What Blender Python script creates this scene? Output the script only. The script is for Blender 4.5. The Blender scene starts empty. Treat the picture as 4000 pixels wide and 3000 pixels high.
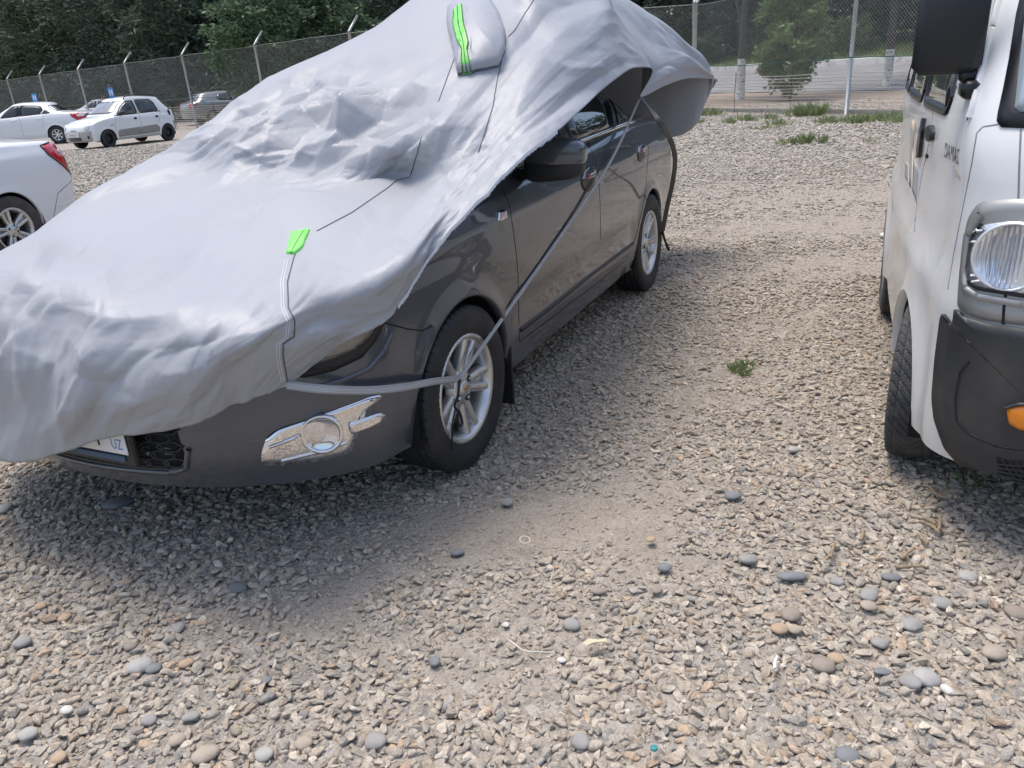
import bpy, bmesh, math, random
import numpy as np
from mathutils import Vector, Matrix
from mathutils.bvhtree import BVHTree
from mathutils.geometry import tessellate_polygon

SC = bpy.context.scene
COL = SC.collection
R = math.radians
rng = np.random.default_rng(7)

# ------------------------------------------------------------------ camera, world, sun, exposure
FPX, CH, PITCH, ROLL = 3066.0, 1.39, R(21.5), R(3.7)      # focal length in photo pixels (4000 wide), height, tilt
_f = np.array([0, math.cos(PITCH), -math.sin(PITCH)]); _r = np.array([1., 0, 0]); _d = np.array([0, -math.sin(PITCH), -math.cos(PITCH)])
CAMM = np.array([math.cos(ROLL)*_r + math.sin(ROLL)*_d, -math.sin(ROLL)*_r + math.cos(ROLL)*_d, _f])   # right, down, forward
CAMP = np.array([0, 0, CH])
cam = bpy.data.cameras.new('camera'); cam_o = bpy.data.objects.new('camera', cam); COL.objects.link(cam_o)
cam.sensor_width = 36; cam.lens = 36*FPX/4000; cam.clip_start = .05; cam.clip_end = 600
_m = Matrix.Identity(4)
for i in range(3):
    _m[i][0] = CAMM[0][i]; _m[i][1] = -CAMM[1][i]; _m[i][2] = -CAMM[2][i]; _m[i][3] = CAMP[i]
cam_o.matrix_world = _m
SC.camera = cam_o

SUN_AZ, SUN_EL = R(140), R(76)          # direction towards the sun: azimuth from +X, elevation
SUN_DIR = Vector((math.cos(SUN_EL)*math.cos(SUN_AZ), math.cos(SUN_EL)*math.sin(SUN_AZ), math.sin(SUN_EL)))
world = bpy.data.worlds.new('World'); SC.world = world; world.use_nodes = True
wn = world.node_tree.nodes; wl = world.node_tree.links
bg = wn['Background']; sky = wn.new('ShaderNodeTexSky'); sky.sky_type = 'NISHITA'; sky.sun_disc = False
sky.sun_elevation = SUN_EL; sky.sun_rotation = R(90)-SUN_AZ
sky.air_density = 1.0; sky.dust_density = 3.5; sky.ozone_density = 1.0
wl.new(sky.outputs[0], bg.inputs[0]); bg.inputs[1].default_value = 0.145
sun = bpy.data.lights.new('sun', 'SUN'); sun_o = bpy.data.objects.new('sun', sun); COL.objects.link(sun_o)
sun.energy = 1.35; sun.angle = R(28); sun.color = (1, .955, .89)
sun_o.rotation_euler = SUN_DIR.to_track_quat('Z', 'Y').to_euler(); sun_o.location = (3, 8, 15)
SC.view_settings.view_transform = 'Standard'; SC.view_settings.look = 'None'
SC.view_settings.exposure = 0.74; SC.view_settings.gamma = 1.0; SC.view_settings.use_curve_mapping = False
SC.cycles.max_bounces = 8; SC.cycles.transparent_max_bounces = 12

# ------------------------------------------------------------------ pixel <-> place helpers (photo pixels, 4000 x 3000)
def ray(u, v):
    d = np.array([(u-2000)/FPX, (v-1500)/FPX, 1.0]) @ CAMM
    return d/np.linalg.norm(d)
def ground_at(u, v, z=0.0):
    d = ray(u, v); return CAMP + d*(z-CH)/d[2]
class Frame:
    """a vehicle's own frame: x forward, y left, z up, origin under the front axle"""
    def __init__(s, x, y, yaw, z=0):
        s.x, s.y, s.yaw, s.z = x, y, yaw, z; s.c, s.s = math.cos(yaw), math.sin(yaw)
        s.cam = s.inv(CAMP)
    def inv(s, p):
        dx, dy = p[0]-s.x, p[1]-s.y; return np.array([s.c*dx+s.s*dy, -s.s*dx+s.c*dy, p[2]-s.z])
    def fwd(s, p):
        return np.array([s.x+s.c*p[0]-s.s*p[1], s.y+s.s*p[0]+s.c*p[1], p[2]+s.z])
    def dirl(s, d): return np.array([s.c*d[0]+s.s*d[1], -s.s*d[0]+s.c*d[1], d[2]])
    def plane(s, u, v, ax, val):
        d = s.dirl(ray(u, v)); return s.cam + d*((val-s.cam[ax])/d[ax])

# ------------------------------------------------------------------ object helpers
def tag(o, label=None, cat=None, group=None, kind=None):
    if label: o['label'] = label
    if cat: o['category'] = cat
    if group: o['group'] = group
    if kind: o['kind'] = kind
    return o
def empty(name, loc=(0, 0, 0), rz=0, label=None, cat=None, group=None):
    o = bpy.data.objects.new(name, None); COL.objects.link(o); o.location = loc; o.rotation_euler = (0, 0, rz)
    o.empty_display_size = .2
    return tag(o, label, cat, group)
def mk(name, V, F, mat=None, parent=None, smooth=True, midx=None):
    me = bpy.data.meshes.new(name)
    me.from_pydata([tuple(map(float, v)) for v in V], [], [tuple(int(i) for i in f) for f in F])
    if mat is not None:
        for m in (mat if isinstance(mat, (list, tuple)) else [mat]): me.materials.append(m)
    if smooth: me.polygons.foreach_set('use_smooth', [True]*len(me.polygons))
    if midx is not None: me.polygons.foreach_set('material_index', list(midx))
    me.update()
    o = bpy.data.objects.new(name, me); COL.objects.link(o)
    if parent is not None: o.parent = parent
    return o
def link_copy(o, parent=None):
    c = o.copy(); COL.objects.link(c); c.parent = parent
    for ch in o.children: link_copy(ch, c)
    return c
def sharp(o, ang=35):
    m = o.modifiers.new('es', 'EDGE_SPLIT'); m.split_angle = R(ang); return o
class MB:
    """collects shapes into one mesh"""
    def __init__(s): s.V = []; s.F = []
    def add(s, V, F):
        b = len(s.V); s.V += [tuple(v) for v in V]; s.F += [tuple(b+i for i in f) for f in F]; return s
    def box(s, c, size, rot=None):
        x, y, z = [k/2 for k in size]
        P = np.array([(-x,-y,-z),(x,-y,-z),(x,y,-z),(-x,y,-z),(-x,-y,z),(x,-y,z),(x,y,z),(-x,y,z)])
        if rot is not None: P = P @ np.array(rot).T
        return s.add(P+np.array(c), [(0,3,2,1),(4,5,6,7),(0,1,5,4),(1,2,6,5),(2,3,7,6),(3,0,4,7)])
    def bbox(s, c, size, bev=.01, rot=None):
        """box with chamfered edges"""
        x, y, z = [k/2 for k in size]; b = min(bev, x*.9, y*.9, z*.9); P = []
        for sx in (-1,1):
            for sy in (-1,1):
                for sz in (-1,1):
                    P += [(sx*x, sy*(y-b), sz*(z-b)), (sx*(x-b), sy*y, sz*(z-b)), (sx*(x-b), sy*(y-b), sz*z)]
        P = np.array(P)
        bm = bmesh.new()
        for p in P: bm.verts.new(p)
        bmesh.ops.convex_hull(bm, input=bm.verts)
        bm.verts.index_update()
        V = np.array([v.co[:] for v in bm.verts]); F = [[v.index for v in f.verts] for f in bm.faces]; bm.free()
        if rot is not None: V = V @ np.array(rot).T
        return s.add(V+np.array(c), F)
    def tube(s, pts, r, n=8, cap=True):
        V, F = tube(pts, r, n, cap); return s.add(V, F)
    def obj(s, name, mat, parent=None, smooth=True): return mk(name, s.V, s.F, mat, parent, smooth)
def grid_faces(nu, nv, cu=False, cv=False, flip=False):
    F = []
    for i in range(nu if cu else nu-1):
        for j in range(nv if cv else nv-1):
            a, b, c, d = i*nv+j, ((i+1) % nu)*nv+j, ((i+1) % nu)*nv+(j+1) % nv, i*nv+(j+1) % nv
            F.append((a, d, c, b) if flip else (a, b, c, d))
    return F
def tube(pts, r, n=8, cap=True):
    P = np.array(pts, float); m = len(P); r = np.broadcast_to(np.asarray(r, float), (m,))
    T = np.gradient(P, axis=0); T /= np.linalg.norm(T, axis=1)[:, None]+1e-12
    up = np.array([0, 0, 1.]) if abs(T[0][2]) < .9 else np.array([1., 0, 0])
    N = np.cross(T[0], up); N /= np.linalg.norm(N); V = []
    for i in range(m):
        N = N - T[i]*np.dot(N, T[i]); N /= np.linalg.norm(N)+1e-12; B = np.cross(T[i], N)
        for k in range(n):
            a = 2*math.pi*k/n; V.append(P[i]+r[i]*(math.cos(a)*N+math.sin(a)*B))
    F = grid_faces(m, n, cv=True)
    if cap: F += [tuple(range(n))[::-1], tuple((m-1)*n+k for k in range(n))]
    return V, F
def lathe(prof, n=32, axis='y', a0=0, a1=2*math.pi):
    """prof: list of (radius, along-axis)"""
    full = abs(a1-a0-2*math.pi) < 1e-6; na = n if full else n+1; V = []
    for i in range(na):
        a = a0+(a1-a0)*i/n
        for r_, h in prof:
            V.append((r_*math.cos(a), h, r_*math.sin(a)) if axis == 'y' else (r_*math.cos(a), r_*math.sin(a), h))
    return V, grid_faces(na, len(prof), cu=full, flip=(axis == 'y'))
def smoothstep(a, b, x):
    t = np.clip((x-a)/(b-a), 0, 1); return t*t*(3-2*t)
def interp(tab, x):
    """smooth (monotone cubic) table lookup"""
    X = np.array([p[0] for p in tab], float); Y = np.array([p[1] for p in tab], float)
    h = np.diff(X); d = np.diff(Y)/h; m = np.zeros_like(Y)
    m[1:-1] = np.where(d[:-1]*d[1:] > 0, 2*d[:-1]*d[1:]/(d[:-1]+d[1:]+1e-12), 0); m[0], m[-1] = d[0], d[-1]
    x = np.clip(np.asarray(x, float), X[0], X[-1]); i = np.clip(np.searchsorted(X, x)-1, 0, len(h)-1)
    t = (x-X[i])/h[i]
    return (1+2*t)*(1-t)**2*Y[i]+t*(1-t)**2*h[i]*m[i]+t*t*(3-2*t)*Y[i+1]+t*t*(t-1)*h[i]*m[i+1]
def catmull(P, n):
    """resample an open control polyline (k,3) to n points through all of them"""
    P = np.asarray(P, float); k = len(P); Q = np.vstack([2*P[0]-P[1], P, 2*P[-1]-P[-2]])
    t = np.linspace(0, k-1, n); i = np.minimum(t.astype(int), k-2); f = (t-i)[:, None]
    a, b, c, d = Q[i], Q[i+1], Q[i+2], Q[i+3]
    return .5*((2*b)+(-a+c)*f+(2*a-5*b+4*c-d)*f**2+(-a+3*b-3*c+d)*f**3)

# ------------------------------------------------------------------ materials
def lin(r, g, b):
    return tuple(((c/255)/12.92 if c/255 <= .04045 else ((c/255+.055)/1.055)**2.4) for c in (r, g, b))
def M(name, col, rough=.5, metal=0., coat=0., coatr=.03, spec=.5, var=None, bump=None, alpha=None, trans=0., ior=1.45, rvar=None, sheen=0):
    m = bpy.data.materials.new(name); m.use_nodes = True; nt = m.node_tree; n = nt.nodes; l = nt.links; b = n['Principled BSDF']
    b.inputs['Base Color'].default_value = (*col, 1); b.inputs['Roughness'].default_value = rough; b.inputs['Metallic'].default_value = metal
    b.inputs['Coat Weight'].default_value = coat; b.inputs['Coat Roughness'].default_value = coatr
    b.inputs['Specular IOR Level'].default_value = spec; b.inputs['Transmission Weight'].default_value = trans; b.inputs['IOR'].default_value = ior
    if sheen: b.inputs['Sheen Weight'].default_value = sheen
    tc = n.new('ShaderNodeTexCoord')
    def noise(scale, detail=4):
        t = n.new('ShaderNodeTexNoise'); t.inputs['Scale'].default_value = scale; t.inputs['Detail'].default_value = detail
        l.new(tc.outputs['Object'], t.inputs['Vector']); return t
    if var:                              # (scale, other colour, low, high)
        t = noise(var[0], 6); rp = n.new('ShaderNodeMapRange'); rp.inputs[1].default_value = var[2]; rp.inputs[2].default_value = var[3]
        l.new(t.outputs[0], rp.inputs[0]); mx = n.new('ShaderNodeMix'); mx.data_type = 'RGBA'
        mx.inputs[6].default_value = (*col, 1); mx.inputs[7].default_value = (*var[1], 1)
        l.new(rp.outputs[0], mx.inputs[0]); l.new(mx.outputs[2], b.inputs['Base Color'])
    if rvar:
        t = noise(rvar[0], 5); rp = n.new('ShaderNodeMapRange'); rp.inputs[1].default_value = .35; rp.inputs[2].default_value = .7
        rp.inputs[3].default_value = rvar[1]; rp.inputs[4].default_value = rvar[2]; l.new(t.outputs[0], rp.inputs[0]); l.new(rp.outputs[0], b.inputs['Roughness'])
    if bump:                             # (scale, strength, distance)
        t = noise(bump[0], 5); bp = n.new('ShaderNodeBump'); bp.inputs['Strength'].default_value = bump[1]; bp.inputs['Distance'].default_value = bump[2]
        l.new(t.outputs[0], bp.inputs['Height']); l.new(bp.outputs[0], b.inputs['Normal'])
    return m
GREY = M('grey_paint', (.080, .088, .104), .34, .4, 1, .015, var=(2.5, (.09, .097, .11), .45, .8))
WHITE = M('white_paint', (.74, .75, .76), .35, 0, .9, .03)
VANWHITE = M('van_paint', (.70, .715, .71), .38, 0, .6, .06, var=(3, (.55, .55, .52), .5, .85))
LAMPR = M('lamp_reflector', (.85, .86, .88), .22, .7)
SILVERP = M('silver_paint', (.26, .27, .28), .35, .5, .9)
DARKP = M('dark_paint', (.03, .033, .04), .3, .2, .9)
BLACK = M('black_plastic', (.018, .02, .023), .48, bump=(260, .15, .002))
SATIN = M('black_trim', (.012, .013, .015), .35)
BUMPER = M('bumper_plastic', (.036, .038, .041), .5, var=(5, (.075, .072, .066), .48, .8), bump=(220, .12, .002), rvar=(9, .38, .62))
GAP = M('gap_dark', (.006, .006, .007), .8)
RUBBER = M('tyre_rubber', (.022, .022, .024), .62, var=(9, (.05, .047, .043), .5, .8))
RUBBERD = M('tyre_rubber_dusty', (.06, .062, .066), .7, var=(14, (.13, .125, .115), .45, .8))
ALLOY = M('alloy', (.62, .62, .61), .32, .85, .3, rvar=(30, .26, .42))
STEELB = M('black_steel', (.02, .021, .024), .4, .3)
CHROME = M('chrome', (.80, .80, .82), .06, 1.)
DISC = M('brake_metal', (.10, .095, .09), .5, .8)
GLASSD = M('dark_glass', (.012, .014, .016), .03, 0, 1, .0, spec=.6)
GLASSC = M('clear_glass', (.9, .95, .95), .02, 0, trans=1, ior=1.3)
LENS = M('lens_glass', (.95, .97, 1), .03, 0, trans=1, ior=1.2)
REDL = M('red_lens', (.45, .012, .02), .12, 0, .8, .02)
PINKL = M('pale_lens', (.72, .55, .55), .15, 0, .8)
ORANGE = M('orange_lens', (.85, .26, .01), .15, 0, .8)
PLATE = M('plate_white', (.78, .78, .76), .4)
INKB = M('ink_black', (.01, .01, .012), .5)
INKBL = M('ink_blue', (.03, .22, .5), .5)
STRIPB = M('strip_blue', (.05, .10, .16), .5)
MESHB = M('intake_mesh', (.05, .052, .056), .45)
BLUES = M('sign_blue', (.04, .26, .62), .45)
GOLD = M('gold_emblem', (.62, .42, .12), .3, .9)
GALV = M('galvanised', (.50, .515, .52), .5, .55, var=(18, (.38, .39, .40), .4, .75))
WIRE = M('wire', (.42, .43, .41), .5, .5)
GREENW = M('green_cable', (.035, .10, .07), .5)
# ------------------------------------------------------------------ ground sheet and gravel
def nd(nt, kind, **kw):
    n = nt.nodes.new(kind)
    for k, v in kw.items():
        if k.startswith('i_'): n.inputs[int(k[2:])].default_value = v
        else: setattr(n, k, v)
    return n
GRD = bpy.data.materials.new('gravel_bed'); GRD.use_nodes = True; nt = GRD.node_tree; L = nt.links; b = nt.nodes['Principled BSDF']; b.inputs['Roughness'].default_value = .9; b.inputs['Specular IOR Level'].default_value = .2
tc = nd(nt, 'ShaderNodeTexCoord')
def tex(kind, scale, **kw):
    t = nd(nt, kind, **kw); t.inputs['Scale'].default_value = scale; L.new(tc.outputs['Object'], t.inputs['Vector']); return t
v1 = tex('ShaderNodeTexVoronoi', 34); v2 = tex('ShaderNodeTexVoronoi', 75); n1 = tex('ShaderNodeTexNoise', .55); n1.inputs['Detail'].default_value = 5; n2 = tex('ShaderNodeTexNoise', 9); n2.inputs['Detail'].default_value = 6
cr = nd(nt, 'ShaderNodeValToRGB'); cr.color_ramp.elements[0].color = (.25, .23, .205, 1); cr.color_ramp.elements[1].color = (.46, .43, .39, 1)
e = cr.color_ramp.elements.new(.35); e.color = (.31, .285, .25, 1); e = cr.color_ramp.elements.new(.7); e.color = (.36, .325, .28, 1)
sp_ = nd(nt, 'ShaderNodeSeparateColor'); L.new(v1.outputs['Color'], sp_.inputs[0]); L.new(sp_.outputs[0], cr.inputs[0])
cr2 = nd(nt, 'ShaderNodeValToRGB'); cr2.color_ramp.elements[0].color = (.27, .235, .195, 1); cr2.color_ramp.elements[1].color = (.42, .37, .31, 1); L.new(n2.outputs[0], cr2.inputs[0])
at = nd(nt, 'ShaderNodeAttribute', attribute_name='dust'); mx = nd(nt, 'ShaderNodeMix', data_type='RGBA'); L.new(at.outputs['Fac'], mx.inputs[0]); L.new(cr.outputs[0], mx.inputs[6]); L.new(cr2.outputs[0], mx.inputs[7]); L.new(mx.outputs[2], b.inputs['Base Color'])
ma = nd(nt, 'ShaderNodeMath', operation='MULTIPLY_ADD'); ma.inputs[1].default_value = .5; L.new(v2.outputs['Distance'], ma.inputs[0]); L.new(v1.outputs['Distance'], ma.inputs[2])
bp = nd(nt, 'ShaderNodeBump', invert=True); bp.inputs['Strength'].default_value = .85; bp.inputs['Distance'].default_value = .018; L.new(ma.outputs[0], bp.inputs['Height']); L.new(bp.outputs[0], b.inputs['Normal'])
# dusty, worn patches (world x, y, radius x, radius y, weight)
DUST = [(*ground_at(2200, 1990)[:2], .55, .22, 1.), (*ground_at(1900, 2060)[:2], .35, .16, .8), (*ground_at(1250, 2430)[:2], .24, .12, .7), (*ground_at(1500, 2250)[:2], .2, .1, .45), (*ground_at(1750, 2060)[:2], .2, .1, .5), (*ground_at(3150, 880)[:2], 1.3, .55, 1.1), (*ground_at(3350, 760)[:2], 2.0, .7, 1.1), (*ground_at(3300, 1030)[:2], .9, .36, 1.), (*ground_at(2950, 720)[:2], 1.3, .5, .6),
        (*ground_at(2500, 2150)[:2], .3, .12, .5), (*ground_at(2700, 1500)[:2], .5, .4, .35), (*ground_at(3150, 1250)[:2], .5, .3, .4), (*ground_at(2000, 2500)[:2], .3, .18, .35)]
def dustf(x, y):
    d = np.zeros_like(x)
    for cx, cy, rx, ry, w in DUST: d = d+w*np.exp(-((x-cx)/rx)**2-((y-cy)/ry)**2)
    fl = (x-8.56)*.898+(y-20.04)*.439; d = d+.85*np.exp(-(fl/1.1)**2)*(y > 12)
    wob = .38*np.sin(x*9.1+1.3*np.sin(y*7.7))*np.sin(y*11.3+x*3.1)+.25*np.sin(x*23+y*17+2*np.sin(y*31))
    return np.clip(d+wob*(d > .05), 0, 1)
def hgt_(x, y): return .008*np.sin(x*2.3+.7)*np.sin(y*1.9)+.004*np.sin(x*5.7+y*4.1)
gx = np.unique(np.r_[np.linspace(-90, -8, 30), np.linspace(-8, 8, 161), np.linspace(8, 110, 34)]); gy = np.unique(np.r_[np.linspace(-12, 0, 7), np.linspace(0, 14, 141), np.linspace(14, 140, 60)])
GX, GY = np.meshgrid(gx, gy, indexing='ij'); GZ = np.where((np.abs(GX) < 9) & (GY < 16), hgt_(GX, GY), 0)-.009
gd = mk('ground', np.stack([GX, GY, GZ], -1).reshape(-1, 3), grid_faces(len(gx), len(gy)), GRD); tag(gd, kind='structure')
at_ = gd.data.attributes.new('dust', 'FLOAT', 'POINT'); at_.data.foreach_set('value', dustf(GX, GY).ravel().astype(np.float32))
# --- stone shapes
STONE = bpy.data.materials.new('stone'); STONE.use_nodes = True; nt = STONE.node_tree; L = nt.links; b = nt.nodes['Principled BSDF']; b.inputs['Roughness'].default_value = .82; b.inputs['Specular IOR Level'].default_value = .3
tc = nd(nt, 'ShaderNodeTexCoord'); ai = nd(nt, 'ShaderNodeAttribute', attribute_name='tint', attribute_type='INSTANCER'); n1 = tex('ShaderNodeTexNoise', 3.0); n1.inputs['Detail'].default_value = 6
mr = nd(nt, 'ShaderNodeMapRange'); mr.inputs[1].default_value = .3; mr.inputs[2].default_value = .7; mr.inputs[3].default_value = .72; mr.inputs[4].default_value = 1.22; L.new(n1.outputs[0], mr.inputs[0])
vm = nd(nt, 'ShaderNodeVectorMath', operation='SCALE'); L.new(ai.outputs['Color'], vm.inputs[0]); L.new(mr.outputs[0], vm.inputs['Scale']); L.new(vm.outputs[0], b.inputs['Base Color'])
n3 = tex('ShaderNodeTexNoise', 7); n3.inputs['Detail'].default_value = 4; bp = nd(nt, 'ShaderNodeBump'); bp.inputs['Strength'].default_value = .35; bp.inputs['Distance'].default_value = .08; L.new(n3.outputs[0], bp.inputs['Height']); L.new(bp.outputs[0], b.inputs['Normal'])
stone_col = bpy.data.collections.new('stone_shapes')
def stone_mesh(seed, rounded):
    r_ = np.random.default_rng(seed); bm = bmesh.new(); sx = r_.uniform(.75, 1.35); sy = r_.uniform(.55, .95); sz = r_.uniform(.38, .68)
    if rounded:
        bmesh.ops.create_icosphere(bm, subdivisions=2, radius=.5)
        ph = r_.uniform(0, 6, 6)
        for v in bm.verts:
            c = v.co; k = 1+.09*math.sin(3*c.x+ph[0])*math.cos(4*c.y+ph[1])+.07*math.sin(5*c.y+ph[2]+2*c.x)+.05*math.sin(6*c.z+ph[3]); v.co = Vector((c.x*sx*k, c.y*sy*k, c.z*sz*.9*k))
    else:
        d = r_.normal(size=(15, 3)); d /= np.linalg.norm(d, axis=1)[:, None]; d *= r_.uniform(.40, .56, (15, 1))
        for p in d: bm.verts.new((p[0]*sx, p[1]*sy, p[2]*sz))
        h = bmesh.ops.convex_hull(bm, input=bm.verts); bmesh.ops.delete(bm, geom=[g_ for g_ in h['geom_interior'] if isinstance(g_, bmesh.types.BMVert)], context='VERTS')
        bmesh.ops.bevel(bm, geom=bm.edges[:], offset=.018, segments=1, affect='EDGES')
    me = bpy.data.meshes.new('stone'); bm.to_mesh(me); bm.free(); me.materials.append(STONE)
    if rounded: me.polygons.foreach_set('use_smooth', [True]*len(me.polygons))
    return me
NST = 24
for i in range(NST):
    o = bpy.data.objects.new('stone_%02d' % i, stone_mesh(100+i, i >= 20)); stone_col.objects.link(o)
PAL = np.array([.165, .148, .126])+np.array([.80, .735, .64])*np.array([(.30, .29, .275), (.34, .325, .30), (.26, .255, .25), (.38, .355, .32), (.34, .295, .245), (.40, .37, .335), (.22, .225, .235), (.31, .27, .225), (.46, .44, .41), (.37, .275, .195), (.185, .20, .22), (.55, .53, .50), (.33, .24, .19)])
PW = np.array([17, 17, 13, 12, 9, 10, 6, 7, 4, 2.4, 2.4, .9, 1.3]); PW = PW/PW.sum()
def scatter(d0, d1, dens, s0, s1, seed):
    r_ = np.random.default_rng(seed); w = .74*d1+.6; n = int(2*w*(d1-d0)*dens); x = r_.uniform(-w, w, n); y = r_.uniform(d0, d1, n)
    ok = np.abs(x) < .74*y+.55; x, y = x[ok], y[ok]; du = dustf(x, y); ok = r_.random(len(x)) > du*.42; x, y, du = x[ok], y[ok], du[ok]
    s = s0+(s1-s0)*r_.random(len(x))**2.2; s *= 1-.58*du
    ci = r_.choice(len(PAL), len(x), p=PW); c = PAL[ci]*r_.uniform(.82, 1.18, (len(x), 1)); c = c*(1-.6*du[:, None])+np.array([.40, .35, .295])*.6*du[:, None]; fr = np.clip((y-6)/14, 0, 1)[:, None]; c = c*(1-.35*fr)+np.array([.47, .45, .42])*.35*fr  # far stones fade paler: sunlit brightness put into the tint
    z = hgt_(x, y)*((np.abs(x) < 9) & (y < 16))-.012+s*r_.uniform(.05, .38, len(x))
    return x, y, z, s, c
def grit(d0, d1, dens, seed):
    x, y, z, s, c = scatter(d0, d1, dens, .004, .012, seed); du = dustf(x, y); k = np.random.default_rng(seed+1).random(len(x)) < np.clip(du*1.3-.1, 0, 1); s = s/np.maximum(.42, 1-.58*du)
    return x[k], y[k], z[k]+.002, s[k], c[k]
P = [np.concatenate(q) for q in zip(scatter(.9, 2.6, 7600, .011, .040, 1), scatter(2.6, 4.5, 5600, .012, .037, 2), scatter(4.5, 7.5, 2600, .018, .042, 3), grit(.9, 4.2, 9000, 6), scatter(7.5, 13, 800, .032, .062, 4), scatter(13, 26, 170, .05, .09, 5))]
def gravel_object(name, P, seed, tilt=.26):
    r_ = np.random.default_rng(seed); x, y, z, s, c = P; n = len(x); me = bpy.data.meshes.new(name); me.vertices.add(n); me.vertices.foreach_set('co', np.stack([x, y, z], 1).ravel().astype(np.float32))
    for nm, tp, val in (('rot', 'FLOAT_VECTOR', np.stack([r_.normal(0, tilt, n), r_.normal(0, tilt, n), r_.uniform(0, 6.28, n)], 1)), ('tint', 'FLOAT_COLOR', np.c_[c, np.ones(n)]), ('size', 'FLOAT', s), ('pick', 'INT', r_.integers(0, NST, n))):
        a = me.attributes.new(nm, tp, 'POINT'); key = 'vector' if tp == 'FLOAT_VECTOR' else ('color' if tp == 'FLOAT_COLOR' else 'value'); a.data.foreach_set(key, np.asarray(val).ravel().astype(np.int32 if tp == 'INT' else np.float32))
    me.update(); o = bpy.data.objects.new(name, me); COL.objects.link(o)
    g = bpy.data.node_groups.new('scatter_stones', 'GeometryNodeTree'); g.interface.new_socket('Geometry', in_out='INPUT', socket_type='NodeSocketGeometry'); g.interface.new_socket('Geometry', in_out='OUTPUT', socket_type='NodeSocketGeometry')
    N, K = g.nodes, g.links; gi = N.new('NodeGroupInput'); go = N.new('NodeGroupOutput'); mp = N.new('GeometryNodeMeshToPoints'); ci = N.new('GeometryNodeCollectionInfo'); ci.inputs['Collection'].default_value = stone_col
    ci.inputs['Separate Children'].default_value = True; ci.inputs['Reset Children'].default_value = True; ip = N.new('GeometryNodeInstanceOnPoints'); ip.inputs['Pick Instance'].default_value = True
    def na(nm, dt): q = N.new('GeometryNodeInputNamedAttribute'); q.data_type = dt; q.inputs['Name'].default_value = nm; return q.outputs['Attribute']
    K.new(gi.outputs[0], mp.inputs[0]); K.new(mp.outputs[0], ip.inputs['Points']); K.new(ci.outputs[0], ip.inputs['Instance']); K.new(na('pick', 'INT'), ip.inputs['Instance Index']); K.new(na('rot', 'FLOAT_VECTOR'), ip.inputs['Rotation']); K.new(na('size', 'FLOAT'), ip.inputs['Scale']); K.new(ip.outputs[0], go.inputs[0])
    md = o.modifiers.new('stones', 'NODES'); md.node_group = g; return o
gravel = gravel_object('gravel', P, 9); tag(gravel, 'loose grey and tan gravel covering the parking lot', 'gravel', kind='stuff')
print('stones', len(P[0]))
# ------------------------------------------------------------------ vehicle shells
def shell_grid(sp, nsx=70, rows=26):
    """lower body: stations run rear centre -> side -> front centre, rows run bottom -> belt; returns (stations, rows, 3)"""
    n = sp.get('n', 2.6); nr = sp.get('nr', n); xa, xb = sp['xa'], sp['xb']
    xs = set(np.linspace(xa, xb, nsx))
    for ax, ar in sp['arches']:
        for t in np.linspace(0, math.pi, 41): xs.add(ax+ar*math.cos(t))
        xs.add(ax+ar+.002); xs.add(ax-ar-.002)
    xs = np.array(sorted(xs)); ph = np.linspace(0, math.pi/2, 22)
    st = [('r', p) for p in ph[:-1]]+[('s', x) for x in xs]+[('f', p) for p in ph[::-1][1:]]
    G = np.zeros((len(st), rows+1, 3)); T = np.linspace(0, 1, rows+1)
    for i, (k, q) in enumerate(st):
        if k == 's': x0 = q
        else: x0 = xa if k == 'r' else xb
        xe = x0
        if k != 's':                       # belt height is looked up at the end position
            nn = nr if k == 'r' else n; c = math.cos(q)**(2/nn); S = math.sin(q)**(2/nn)
            xe = (xa-(xa-sp['xr_top'])*c) if k == 'r' else xb+(sp['xf_top']-xb)*c
        zt = float(interp(sp['belt'], xe)); zb = float(interp(sp['sill'], xe))
        if k == 's':
            for ax, ar in sp['arches']:
                if abs(q-ax) <= ar+1e-6: zb = max(zb, sp['zax']+math.sqrt(max(ar*ar-(q-ax)**2, 0)))
        z = zb+(zt-zb)*T
        w = interp(sp['W'], z)+interp(sp['taper'], x0)
        if 'crease' in sp: w = w+sp['crease'](x0, z)
        XB = interp(sp['xbz'], z) if 'xbz' in sp else np.full_like(z, xb)
        if k == 's': x = xa+(x0-xa)*(XB-xa)/(xb-xa); y = w
        else:
            nn = nr if k == 'r' else n; c = math.cos(q)**(2/nn); S = math.sin(q)**(2/nn)
            if k == 'r': x = xa-(xa-interp(sp['xr'], z))*c
            else: x = XB+(interp(sp['xf'], z)-XB)*c
            y = w*S
        G[i] = np.stack([x, y, z], 1)
    return G
def lid(top, spine, zc, rows=9, pw=2.0):
    """close a ring (stations,3) towards its spine with a crown"""
    x0, x1 = spine; G = []
    xs = np.clip(top[:, 0], x0, x1)
    for k in range(1, rows+1):
        s = k/rows; P = top.copy(); P[:, 0] = top[:, 0]+(xs-top[:, 0])*s; P[:, 1] = top[:, 1]*(1-s)
        P[:, 2] = top[:, 2]+(interp(zc, xs)-top[:, 2])*(1-(1-s)**pw); G.append(P)
    return np.stack(G, 1)
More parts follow.
